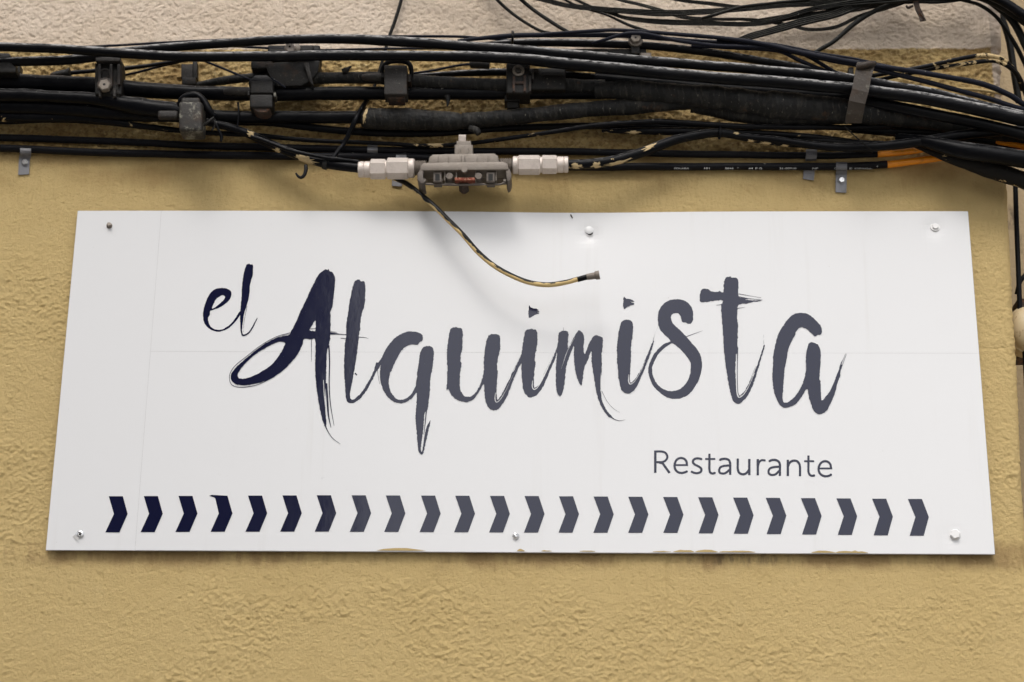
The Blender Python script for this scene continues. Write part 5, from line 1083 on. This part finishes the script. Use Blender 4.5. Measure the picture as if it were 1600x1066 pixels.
strip('upper_band', [(1268, 234, .006), (1268, 237, .0155), (1268, 243, .0168), (1267, 248, .0155), (1267, 251, .008)], 17, M_ZINC, t, .0013)
strip('lower_tab', [(1265, 264, .006), (1264, 268, .004), (1264, 272, .0028), (1263, 281, .0028)], 17, M_ZINC, t, .0013)
t = thing('wall_clip', W(620, 292, 0), 'grey clip half hidden behind the left connector nut', 'clip', 'metal clips holding the wall cables')
strip('upper_band', [(627, 240, .012), (627, 243, .0165), (626, 250, .0165), (624, 262, .012)], 16, M_ZINC, t, .0013); strip('lower_tab', [(622, 272, .004), (621, 280, .003), (620, 291, .003)], 16, M_ZINC, t, .0013)
t = thing('wall_clip', W(582, 236, 0), 'small grey band on the upper wall cable left of the connector', 'clip', 'metal clips holding the wall cables')
strip('upper_band', [(582, 227, .004), (582, 230, .0155), (582, 235, .017), (582, 240, .012)], 16, M_ZINC, t, .0013)

# ---------------------------------------------------------------- the metal tap
def lathe_x(name, prof, cy, d, mat, parent, n=28, rot=0.0, cy1=None):
    """body of revolution along the wall; prof=[(px_x, r_px)]"""
    V = []; xs = [p[0] for p in prof]
    for (x, r) in prof:
        yy = cy if cy1 is None else cy+(cy1-cy)*(x-xs[0])/(xs[-1]-xs[0])
        c = W(x, yy, d); m = MPP(c)
        for k in range(n): a = rot+2*math.pi*k/n; V.append(c+np.array([0, -math.cos(a), math.sin(a)])*r*m)
    bm = bmesh.new(); vs = [bm.verts.new(v) for v in V]; P = len(prof)
    for j in range(P-1):
        for k in range(n): k2 = (k+1) % n; bm.faces.new((vs[j*n+k], vs[(j+1)*n+k], vs[(j+1)*n+k2], vs[j*n+k2]))
    bm.faces.new(vs[:n]); bm.faces.new(vs[(P-1)*n:][::-1])
    o = bm_obj(name, bm, mat, None); o.data.shade_smooth(); o.data.set_sharp_from_angle(angle=R_(28)); attach(o, parent); return o
TD = .05
tap = thing('tap_amplifier', W(725, 290, .03), 'grey cast metal cable tap with hex nut connectors on both sides above the sign', 'cable tap')
RH = R_(12)
lathe_x('sleeve', [(560, 11.5), (561, 12.6), (568, 12.6), (569, 11.8), (570, 12.8), (578, 12.8), (579, 11.5)], 265, TD, M_ALU, tap)
lathe_x('hex_nut', [(578.5, 14), (580, 16), (601, 16), (603, 14)], 264.5, TD, M_ALU, tap, 6, RH)
lathe_x('collar', [(602.5, 13), (605, 13)], 264, TD, M_ALU, tap)
lathe_x('hex_nut', [(604.5, 15), (606.5, 17), (637, 17), (639, 15)], 263.5, TD, M_ALU, tap, 6, RH)
lathe_x('collar', [(638.5, 14.5), (640, 15.2), (646, 15.2), (648, 13.5)], 263, TD, M_ALU, tap)
prof = []
for k in range(6): prof += [(648+k*3.3, 10.5), (649.6+k*3.3, 12)]
lathe_x('threaded_stub', prof, 262.5, TD, M_CAST, tap)
prof = []
for k in range(6): prof += [(781+k*3.4, 10.0), (782.7+k*3.4, 11.5)]
lathe_x('threaded_stub', prof, 258.5, TD, M_CAST, tap)
lathe_x('collar', [(801, 12.5), (802, 14), (808.5, 14), (809.5, 12.8)], 258.3, TD, M_ALU, tap)
lathe_x('hex_nut', [(809, 13.5), (811, 15.5), (842, 15.5), (844, 13.8)], 258, TD, M_ALU, tap, 6, RH)
lathe_x('collar', [(843.5, 12.6), (847, 12.6)], 257.6, TD, M_ALU, tap)
lathe_x('hex_nut', [(846.5, 13), (848, 14.8), (868.5, 14.8), (870.5, 13)], 257.3, TD, M_ALU, tap, 6, RH)
lathe_x('sleeve', [(870, 12), (871, 12.8), (880, 12.8), (881, 11.6), (882, 12.8), (887, 12.6), (888, 11.5)], 257.3, TD, M_ALU, tap)
poly_prism('housing', [(668, 257), (671, 245), (676, 241.5), (700, 240.5), (772, 239.5), (778, 243), (781, 257)], .026, .070, M_CAST, tap, .002)
poly_prism('flange', [(656, 266.5), (657, 258), (662, 254.5), (700, 253.5), (786, 252.5), (793, 255), (795, 265)], .024, .079, M_CAST, tap, .0022)
pbox('centre_rib', 721, 243, 726, 256, .068, .076, M_CAST, tap, .001)
bolt(725.5, 266, .079, 5, M_CAST, tap, 'cover_screw', 16, .003, False)
pbox('lug', 710, 226, 739, 242, .03, .062, M_CAST, tap, .002); pbox('lug_cap', 713, 220, 736, 229, .032, .058, M_CAST, tap, .0015)
pbox('lug_rib', 717, 230, 719, 241, .06, .0645, M_CAST, tap, .0005); pbox('lug_rib', 730, 230, 732, 241, .06, .0645, M_CAST, tap, .0005)
t2 = lathe_x('lug_bolt', [(717, 7), (728, 7)], 217.5, .045, M_ALU, tap, 6, .2)
# open underside with its bosses
pbox('back_plate', 658, 262, 794, 280, .02, .044, M_CAST_SHADE, tap, .001)
poly_prism('left_skirt', [(652, 272), (657, 263), (662, 264), (661, 276), (664, 285), (658, 287), (652, 281)], .03, .078, M_CAST_SHADE, tap, .0015)
poly_prism('right_skirt', [(790, 262), (795, 262), (799, 270), (799, 276), (797, 282), (793, 284), (791, 276)], .03, .077, M_CAST_SHADE, tap, .0015)
poly_prism('rim', [(664, 286.5), (673, 285.5), (676, 287), (694, 287.5), (697, 286.2), (709, 286.5), (713, 288), (735, 287.5), (741, 286), (756, 286.2), (759, 287.5), (780, 287), (791, 283), (792, 284.5), (782, 288.4), (740, 288.9), (712, 289.6), (690, 288.8), (666, 288.2)], .063, .067, M_CAST_SHADE, tap, .0005)
for x_, r_ in ((663, 3.5), (690, 2.5), (727, 2.2), (771, 2.6), (789, 3)): bolt(x_, 284.5, .060, r_, M_CAST, tap, 'lug_foot', 12, .008, False)
for x_ in (684, 700, 745, 762): pbox('housing_rib', x_, 243, x_+1.6, 253, .06, .0712, M_CAST, tap, .0004)
for x_, y_, r_, m_ in ((703, 281, 6.2, M_CAST_SHADE), (748, 281, 6.2, M_CAST_SHADE)): bolt(x_, y_, .06, r_, m_, tap, 'boss', 20, .016, False)
for x_ in (677, 760): pbox('port', x_, 269, x_+13, 284, .05, .074, M_CAST_SHADE, tap, .001); pbox('port_opening', x_+3, 272, x_+10, 282, .06, .0745, M_HOLE, tap, .0)
for x_ in (694, 712, 742, 774): pbox('web', x_, 266, x_+2, 282, .05, .072, M_CAST, tap, .0006)
pbox('red_label', 710.5, 277.6, 742, 281.6, .06, .0735, M_RED, tap, .0003)
poly_prism('rust_lump', [(716, 286), (732, 286), (727, 290), (722, 291)], .03, .064, M_RUST, tap, .0006)

# ---------------------------------------------------------------- hook, right edge pieces
t = thing('rusty_hook', W(1436, 0, .04), 'rusty iron hook hanging from the top edge near the right', 'hook')
strip('shank', [(1428, -14, .05), (1430, 0, .05), (1434, 14, .05), (1440, 26, .052), (1441, 33, .052)], [9, 8, 8, 8, 7], M_RUST, t, .003)
cable('prong', [(1426, 9, .05, 4), (1419, 12, .052, 4), (1416, 9, .052, 3)], M_RUST, seg=1.5); attach(bpy.data.objects[list(o_geom)[-1]], t)
cable('prong', [(1438, 20, .055, 3), (1444, 28, .056, 3), (1446, 32, .056, 3)], M_RUST, seg=1.5); attach(bpy.data.objects[list(o_geom)[-1]], t)
cable('pipe_and_gap_strip', [(1586, 270, -.04, 8), (1588, 340, -.04, 8), (1591, 420, -.04, 8), (1594, 500, -.05, 8)], M_CLEAN, 'dark vertical pipe beyond the rounded corner, ending behind the cream dome', 'pipe', None, seed=90, seg=10)
cable('pipe_and_gap_strip', [(1601, 540, -.05, 9), (1606, 640, -.04, 9), (1611, 760, -.04, 10), (1620, 1000, -.04, 10)], M_BLK, 'dark vertical strip added for the shaded gap down the right edge below the cream dome', 'pipe', None, seed=93, seg=10)  # no pipe here: dark tube added to stand for the shaded wall recess
cable('orange_tube', [(1545, 165, -.05, 8), (1575, 168, -.05, 9), (1600, 172, -.05, 9), (1640, 180, -.05, 9)], M_ORANGE, 'short orange tube peeking out beyond the corner', 'tube', None, seed=91)
cream = Mat('cream_enamel', (0.55, 0.44, 0.27), 0.5); cream.over(cream.math('MULTIPLY', cream.ramp(cream.noise(90, 4), 0.55, 0.68), 0.7), (0.25, 0.16, 0.08))
t = thing('wall_lamp', W(1603, 555, -.04), 'cream half dome fitting at the right edge halfway down', 'lamp')
c = W(1603, 515, -.045); m_ = MPP(c)
prof = [(0.0385*math.cos(a), 0.026*math.sin(a)) for a in np.linspace(0, 1.35, 10)]
o = disc_profile('dome', c, [(0.040, -0.03), (0.041, -0.002)]+prof, 36, cream.m, None); attach(o, t)
for p in range(len(o.data.vertices)): v = o.data.vertices[p]; v.co.x = c[0]+(v.co.x-c[0])*0.72
pbox('backing_plate', 1590, 466, 1625, 558, -.12, -.075, M_RUST, t, .003)
cable('thin_wire', [(1588, 460, -.06, 6), (1594, 440, -.05, 7), (1606, 425, -.05, 7)], M_BLK, 'dark wire bending above the cream dome', 'wire', None, seed=92)
for o in list(bpy.data.objects):
    if o.type == 'MESH' and o.get('label') is None and o.parent is None and o.get('kind') is None: print('UNLABELLED', o.name)
